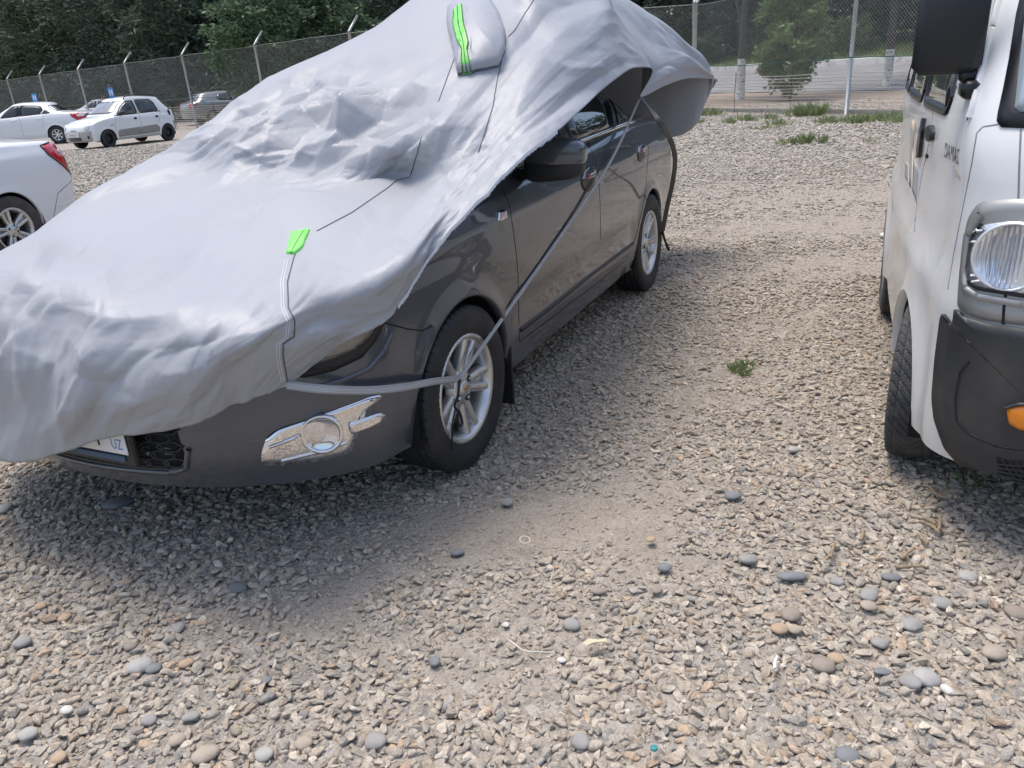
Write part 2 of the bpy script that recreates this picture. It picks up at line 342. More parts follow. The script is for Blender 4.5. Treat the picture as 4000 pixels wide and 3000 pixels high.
def cabin_grid(sp, rows=16, nsx=46):
    c = sp['cabin']; n = c.get('n', 3.0); ph = np.linspace(0, math.pi/2, 16); st = [('r', p) for p in ph[:-1]]+[('s', t) for t in np.linspace(0, 1, nsx)]+[('f', p) for p in ph[::-1][1:]]
    H = np.linspace(0, 1, rows+1); G = np.zeros((len(st), rows+1, 3))
    for j, h in enumerate(H):
        hb = h+c.get('bulge', .10)*math.sin(math.pi*h)
        xr = c['xr'][0]+(c['xr'][1]-c['xr'][0])*hb; xf = c['xf'][0]+(c['xf'][1]-c['xf'][0])*h; w = c['w'][0]+(c['w'][1]-c['w'][0])*(h**1.25)
        Lr = c['Lr']; Lf = c['Lf']
        for i, (k, q) in enumerate(st):
            if k == 's': x = xr+Lr+(xf-Lf-xr-Lr)*q; y = w
            else:
                cc = math.cos(q)**(2/n); S = math.sin(q)**(2/n); y = w*S
                x = xr+Lr*(1-cc) if k == 'r' else xf-Lf*(1-cc)
            zb = float(interp(sp['belt'], x))-.03; zt = float(interp(c['roof'], x)); G[i, j] = (x, y, zb+(zt-zb)*h)
    return G
def mirror_mesh(G, flip=False):
    """(n,m,3) left half -> both halves"""
    n, m, _ = G.shape; V = list(G.reshape(-1, 3)); F = grid_faces(n, m, flip=flip)
    H = G.copy(); H[..., 1] *= -1
    F += [tuple(i+n*m for i in f[::-1]) for f in grid_faces(n, m, flip=flip)]
    return V+list(H.reshape(-1, 3)), F
class Vehicle:
    def __init__(s, name, sp, frame, paint, label, cat, group=None, detail=1.0, lift_axis=None):
        s.fr = frame; s.sp = sp; s.paint = paint
        s.root = empty(name, (frame.x, frame.y, frame.z), frame.yaw, label, cat, group)
        G = shell_grid(sp, max(18, int(70*detail)), max(10, int(26*detail))); L = lid(G[:, -1], sp['spine'], sp['deck'])
        G2 = np.concatenate([G, L], 1); V, F = mirror_mesh(G2)
        s.body = mk('body', V, F, paint, s.root); s.G = G
        bmx = [BVHTree.FromPolygons(V, F)]
        if 'cabin' in sp:
            C = cabin_grid(sp); CL = lid(C[:, -1], sp['cabin']['spine'], sp['cabin']['crown'], 6)
            V2, F2 = mirror_mesh(np.concatenate([C, CL], 1)); s.cab = mk('cabin', V2, F2, paint, s.root); bmx.append(BVHTree.FromPolygons(V2, F2)); s.C = C
        s.trees = bmx
    # -- rays onto the shell
    def cast(s, o, d):
        best = None
        for t in s.trees:
            h = t.ray_cast(Vector(o), Vector(d))
            if h[0] is not None and (best is None or h[3] < best[2]): best = (np.array(h[0]), np.array(h[1]), h[3])
        if best is None: return None
        p, nn, _ = best
        if np.dot(nn, d) > 0: nn = -nn
        return p, nn
    def pcam(s, q): return s.fr.cam, s.fr.dirl(ray(*q))
    def pside(s, q, side=1): return np.array([q[0], side*4.0, q[1]]), np.array([0, -side*1.0, 0])
    def pfront(s, q): return np.array([4.0, q[0], q[1]]), np.array([-1.0, 0, 0])
    def prear(s, q): return np.array([-8.0, q[0], q[1]]), np.array([1.0, 0, 0])
    def lift(s, pts, pj, off=.0):
        out = []; cen = np.mean(np.array(pts, float), 0)
        for q in pts:
            q = np.array(q, float); h = None
            for k in range(24):
                h = s.cast(*pj(q+(cen-q)*k*.04))
                if h: break
            if h is None: h = (np.array([0., 0, 0]), np.array([0, 0, 1.]))
            out.append(h[0]+h[1]*off)
        return np.array(out)
    def patch(s, name, poly, mat, pj=None, off=.003, rings=4, nb=40, parent=None, skirt=.012, smooth=True, rnd=.0, dome=0.0):
        pj = pj or s.pcam; P = np.array(poly, float)
        if rnd: P = round_poly(P, rnd)
        P = resample(P, nb); cen = P.mean(0); V = []; m = len(P)
        base = s.lift(P, pj, -skirt); V += list(base)
        for k in range(rings): 
            f = 1-k/rings; V += list(s.lift(cen+(P-cen)*f, pj, off+dome*(1-f*f)))
        V += list(s.lift([cen], pj, off+dome)); F = []
        for r_ in range(rings):
            for i in range(m):
                j = (i+1) % m; F.append((r_*m+i, r_*m+j, (r_+1)*m+j, (r_+1)*m+i))
        c = (rings+1)*m; F += [(rings*m+i, rings*m+(i+1) % m, c) for i in range(m)]
        A = np.array(V); e1 = A[F[-1][1]]-A[F[-1][0]]; e2 = A[c]-A[F[-1][0]]; o, d = pj(cen)
        if np.dot(np.cross(e1, e2), d) > 0: F = [f[::-1] for f in F]
        return mk(name, V, F, mat, parent or s.root, smooth)
    def ribbon(s, name, line, width, mat, pj=None, off=.0015, closed=False, parent=None, n=None, thick=0):
        pj = pj or s.pcam; P = np.array(line, float)
        if closed: P = np.vstack([P, P[:1]])
        P = resample_open(P, n or max(12, 6*len(P))); L = []; N = []
        for q in P:
            h = s.cast(*pj(q))
            if h: L.append(h[0]); N.append(h[1])
        if len(L) < 2: return None
        L = np.array(L); N = np.array(N); T = np.gradient(L, axis=0); T /= np.linalg.norm(T, axis=1)[:, None]+1e-9
        B = np.cross(N, T); B /= np.linalg.norm(B, axis=1)[:, None]+1e-9
        V = np.stack([L-B*width/2-N*.002, L-B*width/2*.8+N*off, L+B*width/2*.8+N*off, L+B*width/2-N*.002], 1).reshape(-1, 3)
        return mk(name, V, grid_faces(len(L), 4), mat, parent or s.root)
def resample(P, n):
    Q = np.vstack([P, P[:1]]); return resample_open(Q, n+1)[:-1]
def resample_open(P, n):
    P = np.array(P, float); d = np.r_[0, np.cumsum(np.linalg.norm(np.diff(P, axis=0), axis=1))]; t = np.linspace(0, d[-1], n)
    t = np.sort(np.r_[t, d[1:-1]])[:] if n > 4*len(P) else t
    return np.stack([np.interp(t, d, P[:, k]) for k in range(P.shape[1])], 1)
def round_poly(P, f):
    """replace each corner by a small arc: f = share of the edge used"""
    out = []; n = len(P)
    for i in range(n):
        a, b, c = P[i-1], P[i], P[(i+1) % n]
        p, q = b+(a-b)*f, b+(c-b)*f
        for t in np.linspace(0, 1, 5): out.append((1-t)**2*p+2*t*(1-t)*b+t*t*q)
    return np.array(out)

# ------------------------------------------------------------------ wheels (axle along y, outer face +y)
def tyre_mesh(Rt, w, rim, na=64, npf=20, pattern=None, pitch=.03):
    h = Rt-rim; half = w/2
    prof = [(-.40, rim), (-.47, rim+.03*1), (-.5, rim+h*.45), (-.495, rim+h*.62), (-.46, rim+h*.86), (-.42, Rt-.006)]
    tre = [(q, Rt-.004*(abs(q)/.40)**2) for q in np.linspace(-.40, .40, npf)]
    P = prof+tre+[(-a, b) for a, b in prof[::-1]]
    yy = np.array([p[0] for p in P])*w; rr = np.array([p[1] for p in P]); th = np.linspace(0, 2*math.pi, na, endpoint=False)
    A, Y = np.meshgrid(th, yy, indexing='ij'); RR = np.broadcast_to(rr, A.shape).copy(); q = Y/w
    if pattern:
        s = A*Rt; tr = np.abs(q) < .43; g = np.zeros_like(A)
        if pattern == 'rib':
            for c in (-.25, -.085, .085, .25): g = np.maximum(g, np.clip(1.6-np.abs(q-c)/.022*1.2, 0, 1))
            lat = np.abs(((s+np.abs(q)*.03) % pitch)-pitch/2)/.0022; g = np.maximum(g, np.where(np.abs(q) > .28, np.clip(1.7-lat, 0, 1)*.9, 0))
            lat2 = np.abs(((s*1.0+q*.06) % (pitch*.5))-pitch*.25)/.0012; g = np.maximum(g, np.where((np.abs(q) < .24), np.clip(1.5-lat2, 0, 1)*.45, 0))
        else:                              # directional V tread with sipes
            ph = (s+np.abs(q)*w*1.15) % pitch; lat = np.abs(ph-pitch/2)/.0026; g = np.clip(1.8-lat, 0, 1)
            for c in (-.29, .29): g = np.maximum(g, np.clip(1.6-np.abs(q-c)/.018*1.2, 0, 1)*.8)
            ph2 = (s+np.abs(q)*w*.35) % (pitch/4.5); g = np.maximum(g, np.clip(1.4-np.abs(ph2-pitch/9)/.0010, 0, 1)*.5)
        RR -= np.where(tr, g*.0075, 0)
    V = np.stack([RR*np.cos(A), Y, RR*np.sin(A)], -1).reshape(-1, 3)
    return V, grid_faces(na, len(P), cu=True, flip=True)
def blade(r0, r1, w0, w1, a, y0, y1, th, twist=0, mid=None):
    """one spoke: from radius r0 to r1 at angle a, front face y0 -> y1, with bevelled sides"""
    V = []; n = 7
    for i in range(n):
        t = i/(n-1); r_ = r0+(r1-r0)*t; w = w0+(w1-w0)*t; y = y0+(y1-y0)*t**1.6; aa = a+twist*t
        c, s = math.cos(aa), math.sin(aa)
        for (k, dy) in ((-.5, -th), (-.5, -.010), (-.34, 0), (.34, 0), (.5, -.010), (.5, -th)):
            V.append((r_*c-k*w*s, y+dy, r_*s+k*w*c))
    F = grid_faces(n, 6, flip=True); return V, F
def make_wheel(parent, loc, Rt, w, rimr, style='alloy', side=1, steer=0, tyre=None, pattern=None, na=64, rim_mat=None, pitch=.03, a0=0.0):
    o = bpy.data.objects.new('wheel', None); COL.objects.link(o); o.parent = parent; o.location = loc
    o.rotation_euler = (0, 0, steer+(0 if side > 0 else math.pi)); o.empty_display_size = .1
    V, F = tyre_mesh(Rt, w, rimr-.004, na, 44 if pattern else 6, pattern, pitch); mk('tyre', V, F, tyre or RUBBER, o)
    yo = w*.40; rm = rim_mat or ALLOY; m = MB()
    V, F = lathe([(rimr+.004, yo-.004), (rimr+.003, yo+.006), (rimr-.006, yo+.008), (rimr-.016, yo), (rimr-.022, yo-.012), (rimr-.028, yo-.03), (rimr-.032, -yo)], max(32, na//6)); m.add(V, F)
    k = rimr/.205
    if style == 'alloy':
        for i in range(5):
            a = a0+2*math.pi*i/5
            for d, tw in ((-.235, .05), (.235, -.05)):
                V, F = blade(.045*k, rimr-.012, .034*k, .032*k, a+d*1.0, yo-.020, yo-.004, .035, tw); m.add(V, F)
            V, F = blade(.055*k, rimr-.02, .03*k, .066*k, a, yo-.052, yo-.032, .012); m.add(V, F)
        V, F = lathe([(.001, yo-.012), (.055*k, yo-.014), (.068*k, yo-.022), (.074*k, yo-.05)], 32); m.add(V, F)
        rim = m.obj('rim', rm, o)
        V, F = lathe([(.001, yo-.004), (.028, yo-.005), (.0325, yo-.009), (.034, yo-.016)], 28); cap = mk('centre_cap', V, F, rm, rim)
        e = MB(); e.box((0, yo-.0030, 0), (.030, .003, .0065)); e.box((0, yo-.0028, 0), (.011, .003, .014)); e.obj('emblem', GOLD, rim, False)
        for i in range(4):
            aa = a0+.35+math.pi/2*i; c, s = math.cos(aa)*.05*k, math.sin(aa)*.05*k
            V, F = lathe([(.0005, yo-.0115), (.0125, yo-.0113), (.014, yo-.0155)], 14); mk('lug_recess', np.array(V)+[c, 0, s], F, GAP, rim)
            V, F = lathe([(.0005, yo-.004), (.006, yo-.0045), (.0078, yo-.010), (.0078, yo-.02)], 6); mk('lug_nut', np.array(V)+[c, 0, s], F, CHROME, rim, False)
    elif style == 'cover':                 # steel wheel with plastic cover of seven blunt spokes
        for i in range(7):
            V, F = blade(.05*k, rimr-.012, .05*k, .062*k, a0+2*math.pi*i/7, yo-.012, yo-.006, .03); m.add(V, F)
        V, F = lathe([(.001, yo-.004), (.06*k, yo-.006), (.075*k, yo-.014), (.08*k, yo-.04)], 28); m.add(V, F); rim = m.obj('rim', rm, o)
    else:                                  # plain steel disc with holes
        V, F = lathe([(.001, yo-.02), (.03*k, yo-.02), (.05*k, yo-.035), (.10*k, yo-.025), (.13*k, yo-.05), (rimr-.02, yo-.06)], 40); m.add(V, F)
        rim = m.obj('rim', rm, o)
        V, F = lathe([(.001, yo-.006), (.026, yo-.008), (.03, yo-.02)], 20); mk('hub_cap', V, F, DISC, rim)
        for i in range(8):
            aa = 2*math.pi*i/8; V, F = lathe([(.0005, yo-.02), (.013*k, yo-.021), (.014*k, yo-.03)], 10)
            mk('vent_hole', np.array(V)+[math.cos(aa)*.115*k, -.008, math.sin(aa)*.115*k], F, GAP, rim)
    V, F = lathe([(.001, -.01), (.125*k, -.01), (.13*k, -.014), (.13*k, -.03)], 36); mk('brake_disc', V, F, DISC, o)
    V, F = lathe([(.001, -yo+.01), (rimr-.03, -yo+.01)], 24); mk('inner_shade_plate', V, F, GAP, o)  # near-black disc added to stand for the shade inside the wheel
    return o
def arch_liner(v, depth=.30, width=None):
    """dark inner wheel housings plus the turned-in lip of the arch"""
    for ax, ar in v.sp['arches']:
        for sd in (1, -1):
            w = float(interp(v.sp['W'], v.sp['zax']+ar*.8)+interp(v.sp['taper'], ax))
            T = np.linspace(-.25, math.pi+.25, 26); m = MB()
            pr = [(ar+.004, sd*(w-.012)), (ar+.006, sd*(w-.10)), (ar+.004, sd*(w-depth)), (.06, sd*(w-depth))]
            V = [(ax+r_*math.cos(t), y, max(v.sp['zax']+r_*math.sin(t), .12)) for t in T for (r_, y) in pr]
            mk('wheel_housing', V, grid_faces(len(T), 4), GAP, v.root)
            T = np.linspace(0, math.pi, 40); L = []
            for t in T:
                x = ax+ar*math.cos(t); z = v.sp['zax']+ar*math.sin(t); h = v.cast(*v.pside((x+.004*math.cos(t), z+.004*math.sin(t)), sd))
                y = h[0][1] if h else sd*w
                L.append([(x, y, z), (ax+(ar-.007)*math.cos(t), y-sd*.004, v.sp['zax']+(ar-.007)*math.sin(t)), (ax+(ar-.004)*math.cos(t), y-sd*.03, v.sp['zax']+(ar-.004)*math.sin(t))])
            mk('arch_lip', np.array(L).reshape(-1, 3), grid_faces(40, 3), v.paint, v.root)
# ------------------------------------------------------------------ the saloon: three of them stand in the lot
def saloon_crease(x, z):
    r1 = math.hypot; w = np.zeros_like(z)
    for ax in (0, -2.62):
        d = np.hypot(x-ax, z-.31)-.352; w = w+.013*np.exp(-(d/.045)**2)
    if -2.3 < x < -.36: w = w+.010*np.exp(-((z-.375)/.028)**2)*smoothstep(-2.3, -2.15, x)*(1-smoothstep(-.5, -.36, x))
    return w-.010*np.exp(-((z-.50)/.05)**2)*(1 if -2.2 < x < -.4 else 0)+.006*np.exp(-((z-(.86-.03*x))/.03)**2)
SALOON = dict(n=2.05, nr=3.4, xa=-3.03, xb=.40, arches=[(0, .352), (-2.62, .352)], zax=.312,
    sill=[(-3.7, .31), (-3.03, .27), (-2.2, .215), (-.4, .215), (.4, .235), (.75, .265), (1.0, .275)],
    belt=[(-3.7, .96), (-3.45, 1.045), (-2.6, 1.055), (-1.2, 1.0), (-.45, .965), (0, .915), (.4, .845), (.65, .795), (.88, .755)],
    W=[(.15, .79), (.25, .822), (.40, .852), (.6, .866), (.75, .866), (.88, .852), (.97, .825), (1.08, .785)],
    taper=[(-3.03, -.03), (-2.3, -.003), (-1.5, 0), (-.5, -.002), (.1, -.012), (.4, -.03)],
    xf=[(.15, .86), (.27, .91), (.43, .955), (.56, .945), (.68, .915), (.80, .86)],
    xr=[(.2, -3.52), (.4, -3.66), (.6, -3.72), (.85, -3.70), (1.05, -3.61)], xf_top=.88, xr_top=-3.63,
    spine=(-3.15, .35), deck=[(-3.4, 1.09), (-2.9, 1.125), (-2.0, 1.15), (-.6, 1.12), (-.2, 1.03), (.1, .97), (.35, .915)], crease=saloon_crease,
    cabin=dict(xr=(-3.12, -2.36), xf=(-.10, -1.0), w=(.782, .565), Lr=.55, Lf=.5, roof=[(-2.9, 1.30), (-2.4, 1.40), (-1.9, 1.445), (-1.4, 1.452), (-.95, 1.415)],
               spine=(-2.3, -1.1), crown=[(-2.4, 1.45), (-1.9, 1.497), (-1.4, 1.505), (-.95, 1.46)]))
def text_mesh(txt, size, depth=.0, font_scale=1.0, shear=0.0):
    cu = bpy.data.curves.new('t', 'FONT'); cu.body = txt; cu.size = size; cu.extrude = depth; cu.align_x = 'CENTER'; cu.align_y = 'CENTER'; cu.shear = shear; cu.resolution_u = 3
    ob = bpy.data.objects.new('t', cu); COL.objects.link(ob); dg = bpy.context.evaluated_depsgraph_get(); me = ob.evaluated_get(dg).to_mesh()
    V = np.array([v.co[:] for v in me.vertices]); F = [tuple(p.vertices) for p in me.polygons]; ob.evaluated_get(dg).to_mesh_clear()
    bpy.data.objects.remove(ob); bpy.data.curves.remove(cu); V[:, 0] *= font_scale; return V, F
def side_windows(v, polys, mat=GLASSD, both=True, frame=.022, off=.004):
    for sd in ((1, -1) if both else (1,)):
        for P in polys:
            pj = lambda q, sd=sd: v.pside(q, sd)
            w = v.patch('side_window', P, mat, pj, off, 3, 36, rnd=.10, skirt=.006)
            c = np.mean(P, 0); v.ribbon('window_seal', np.array(round_poly(np.array(P, float), .10)), frame, SATIN, pj, off+.003, closed=True, parent=w, n=50)
def saloon_windows(v, detail=True):
    side_windows(v, [[(-.72, 1.005), (-1.33, 1.03), (-1.36, 1.385), (-1.14, 1.375), (-.92, 1.22)], [(-1.46, 1.04), (-2.12, 1.065), (-2.25, 1.20), (-2.17, 1.335), (-1.46, 1.39)], [(-2.22, 1.07), (-2.50, 1.09), (-2.36, 1.22)]])
    for sd in (1, -1):
        v.patch('pillar_trim', [(-1.335, 1.04), (-1.455, 1.045), (-1.455, 1.385), (-1.36, 1.385)], SATIN, lambda q, sd=sd: v.pside(q, sd), .0025, 2, 24, skirt=.005)
    v.patch('windscreen', [(-.62, 1.06), (.62, 1.06), (.46, 1.38), (-.46, 1.38)], GLASSD, v.pfront, .004, 3, 40, rnd=.1)
    v.patch('rear_window', [(-.58, 1.14), (.58, 1.14), (.44, 1.36), (-.44, 1.36)], GLASSD, v.prear, .004, 3, 40, rnd=.1)
def car_wheels(v, wb, y, Rt, w, rim, **k):
    st = k.pop('steer', 0); hi = k.pop('hi', None)
    for x in (0, -wb):
        for sd in (1, -1):
            kk = dict(k)
            if hi and sd == hi[0]: kk.update(hi[1])
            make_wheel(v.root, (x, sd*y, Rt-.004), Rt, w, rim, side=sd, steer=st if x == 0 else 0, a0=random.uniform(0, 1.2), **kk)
random.seed(5)

# ---- the covered grey saloon
FG = Frame(-.93, 3.08, R(-115.3))
grey = Vehicle('grey_saloon', SALOON, FG, GREY, 'dark grey saloon car half hidden under the silver cover', 'car')
arch_liner(grey); saloon_windows(grey)
car_wheels(grey, 2.62, .765, .316, .195, .205, steer=R(-1), tyre=RUBBER, hi=(1, dict(na=520, pattern='rib', pitch=.034)))
g = grey
for ln in ([(1963, 746), (1987, 789), (1999, 857), (2016, 982), (2024, 1079), (2027, 1272), (2030, 1330)], [(2298, 558), (2324, 625), (2338, 683), (2344, 789), (2347, 934)],
           [(2534, 572), (2529, 645), (2522, 741), (2510, 813), (2493, 886), (2474, 958)], [(1494, 1259), (1590, 1285), (1648, 1292), (1690, 1272)], [(2030, 1333), (2120, 1268), (2300, 1130), (2440, 1022)]):
    g.ribbon('panel_gap', ln, .006, GAP, off=.0006, n=60)
g.ribbon('sill_moulding', [(2034, 1290), (2150, 1200), (2300, 1080), (2474, 950)], .020, SATIN, off=.006, n=60)
g.ribbon('belt_trim', [(2130, 604), (2253, 556), (2330, 527), (2474, 472), (2520, 456)], .024, CHROME, off=.008, n=60)
# lower bumper: honeycomb intake, number plate
intake = g.patch('lower_intake', [(-.37, .385), (-.32, .345), (.32, .345), (.37, .385), (.36, .53), (-.36, .53)], GAP, g.pfront, .001, 5, 80, rnd=.15)
def hexline():
    m = MB(); a = .030; b = .0155; dx = .060; dz = .0285
    for r_ in range(8):
        for c in range(-8, 9):
            cy = c*dx+(dx/2 if r_ % 2 else 0); cz = .343+r_*dz
            P = [(cy-a*.62, cz+b), (cy+a*.62, cz+b), (cy+a*1.36, cz), (cy+a*.62, cz-b), (cy-a*.62, cz-b), (cy-a*1.36, cz)]
            if abs(cy) > .335 or not .35 < cz < .525: continue
            Q = g.lift(P, g.pfront, .004)
            for i in range(6): m.tube([Q[i], Q[(i+1) % 6]], .0034, 4, False)
    return m
hexline().obj('honeycomb', MESHB, intake, False)
g.ribbon('intake_lip', [(-.385, .42), (-.355, .352), (-.30, .332), (.30, .332), (.355, .352), (.385, .42)], .016, GREY, g.pfront, .010, n=80)
pl = MB(); pl.bbox((.985, 0, .472), (.02, .56, .165), .006); plh = pl.obj('plate_holder', SATIN, g.root, False)
pp = MB(); pp.bbox((.998, 0, .487), (.006, .52, .112), .002); np_ = pp.obj('number_plate', PLATE, g.root, False)
pb = MB(); pb.bbox((.997, .02, .414), (.004, .44, .020), .002); pb.obj('holder_strip', STRIPB, plh, False)
def plate_text(txt, size, y, z, mat, x=1.0018, fs=1.0):
    V, F = text_mesh(txt, size, .0, fs); W = np.stack([np.full(len(V), x), V[:, 0]+y, V[:, 1]+z], 1); mk('plate_lettering', W, F, mat, np_, False)
plate_text('UZ', .048, .225, .462, INKBL, fs=.72); plate_text('Y', .118, .15, .485, INKB, fs=.75)
# fog lamp in its chrome surround, headlamp, indicator, handles
bez = g.patch('fog_lamp_surround', [(1024, 1814), (1021, 1771), (1039, 1711), (1078, 1678), (1199, 1639), (1337, 1591), (1452, 1548), (1494, 1542), (1476, 1560), (1428, 1594), (1416, 1639), (1386, 1711), (1368, 1768), (1241, 1799), (1121, 1814)], CHROME, None, .006, 5, 110, rnd=.22)
el = lambda cx, cy, rx, ry, n=36, rot=0: [(cx+rx*math.cos(t)*math.cos(rot)-ry*math.sin(t)*math.sin(rot), cy+rx*math.cos(t)*math.sin(rot)+ry*math.sin(t)*math.cos(rot)) for t in np.linspace(0, 2*math.pi, n, endpoint=False)]
fogc = g.lift([(1258, 1688)], g.pcam, 0)[0]; fn = g.cast(*g.pcam((1258, 1688)))[1]
def ring_on(cx, n_, prof, name, mat, parent, ns=36):
    n_ = Vector(n_).normalized(); q = n_.to_track_quat('Y', 'Z'); V, F = lathe(prof, ns); V = [tuple(np.array(q @ Vector(v))+cx) for v in V]; return mk(name, V, F, mat, parent)
fn = fn*.75+np.array([.5, .12, 0]); fn /= np.linalg.norm(fn)
ring_on(fogc, fn, [(.062, .004), (.064, .018), (.058, .021), (.052, .014), (.045, -.005)], 'fog_lamp_ring', CHROME, bez)
ring_on(fogc, fn, [(.001, .002), (.03, .004), (.046, .012), (.052, .016)], 'fog_reflector', CHROME, bez)
ring_on(fogc, fn, [(.001, .026), (.025, .024), (.045, .018), (.0525, .014)], 'fog_lens', LENS, bez)
g.patch('surround_bar', [(1356, 1652), (1480, 1611), (1495, 1617), (1493, 1636), (1440, 1664), (1366, 1690)], CHROME, None, .016, 3, 40, parent=bez, skirt=.008, rnd=.1)
g.ribbon('surround_rib', [(1052, 1742), (1150, 1708)], .009, CHROME, None, .011, parent=bez)
for ln in ([(1100, 1795), (1250, 1760), (1350, 1725)], [(1110, 1720), (1170, 1695)]): g.ribbon('surround_rib', ln, .010, CHROME, None, .010, parent=bez)
hl = g.patch('headlamp', [(1532, 1180), (1502, 1259), (1468, 1331), (1412, 1398), (1303, 1449), (1187, 1476), (1080, 1440), (1160, 1300), (1400, 1140)], SATIN, None, .003, 5, 60)
g.patch('headlamp_lens', [(1505, 1200), (1480, 1250), (1440, 1312), (1385, 1362), (1290, 1402), (1190, 1430), (1100, 1420), (1200, 1300), (1400, 1150)], M('lamp_glass', (.20, .19, .175), .06, .6, 1, .0), None, .006, 4, 50, parent=hl)
g.ribbon('bumper_crease', [(1530, 1300), (1500, 1370), (1440, 1440), (1330, 1490), (1200, 1520)], .016, GREY, None, .006, n=50)
ind = g.patch('side_indicator', [(1940, 824), (1975, 820), (1978, 850), (1968, 862), (1945, 862)], CHROME, None, .005, 2, 30, rnd=.15)
g.patch('indicator_lens', [(1950, 832), (1970, 829), (1969, 850), (1951, 853)], PINKL, None, .008, 2, 20, parent=ind)
for (cx, cy, rx, ry, rt) in ((2296, 699, 28, 50, .12), (2504, 596, 15, 36, .12)):
    cup = g.patch('handle_recess', el(cx, cy, rx, ry, 36, rt), SATIN, None, .0015, 3, 36)
    g.patch('handle_plate', [(cx-rx*.92, cy+ry*.05), (cx-rx*.75, cy-ry*.55), (cx-rx*.1, cy-ry*.93), (cx+rx*.75, cy-ry*.75), (cx+rx*.98, cy-ry*.1)], M('handle_chrome', (.30, .31, .33), .12, .9), None, .012, 3, 30, parent=cup, rnd=.1)
    g.patch('handle_badge', [(cx-rx*.45, cy-ry*.20), (cx-rx*.08, cy-ry*.32), (cx-rx*.05, cy-ry*.10), (cx-rx*.42, cy+ry*.02)], M('badge_red', (.42, .02, .03), .4), None, .0165, 2, 16, parent=cup, skirt=.002)
    for k in range(4): g.patch('badge_letter', [(cx+rx*(.05+.2*k), cy-ry*(.34+.06*k)), (cx+rx*(.17+.2*k), cy-ry*(.38+.06*k)), (cx+rx*(.18+.2*k), cy-ry*(.24+.06*k)), (cx+rx*(.06+.2*k), cy-ry*(.20+.06*k))], PLATE, None, .0165, 1, 8, parent=cup, skirt=.002)
def superell(c, r, e=.55, nu=28, nv=20, fn=None):
    V = []; sg = lambda a, p: math.copysign(abs(a)**p, a)
    for i in range(nu):
        a = 2*math.pi*i/nu
        for j in range(nv+1):
            b = -math.pi/2+math.pi*j/nv
            p = [r[0]*sg(math.cos(b), e)*sg(math.cos(a), e), r[1]*sg(math.cos(b), e)*sg(math.sin(a), e), r[2]*sg(math.sin(b), e)]
            if fn: p = fn(p)
            V.append((c[0]+p[0], c[1]+p[1], c[2]+p[2]))
    return V, grid_faces(nu, nv+1, cu=True, flip=False)
mc = FG.plane(2168, 622, 1, .965)
mshape = lambda p: (p[0]*(1-.35*(p[1] < 0)*abs(p[1])/.12)-.02*(p[1]/.12), p[1], p[2]*(1-.18*p[1]/.12))
V, F = superell(mc+[0, 0, .018], (.062, .125, .072), .62, fn=mshape); mir = mk('door_mirror', V, F, GREY, g.root)
V, F = superell(mc+[.002, -.004, -.035], (.060, .122, .050), .6, fn=mshape); mk('mirror_base', V, F, BLACK, mir)
m = MB(); m.bbox(mc+[-.062, 0, .0], (.012, .20, .10), .005); m.obj('mirror_glass', CHROME, mir, False)
m = MB(); m.tube([mc+[.0, -.09, -.05], mc+[-.01, -.16, -.06], mc+[-.02, -.20, -.05]], .022, 10); m.obj('mirror_arm', BLACK, mir)
fl = MB(); fl.bbox((-.385, .755, .22), (.012, .20, .26), .004); fl.obj('mud_flap', BLACK, g.root, False)

# ---- white saloon parked in the same row, its tail in view
FW = Frame(-6.12, 5.22, R(253))
wh = Vehicle('white_saloon', SALOON, FW, WHITE, 'white saloon with red tail lamp parked beyond the covered car', 'car')
arch_liner(wh); saloon_windows(wh); car_wheels(wh, 2.62, .765, .316, .195, .205, na=120, tyre=M('tyre_brownish', (.05, .045, .042), .7, var=(9, (.09, .08, .07), .45, .8)))
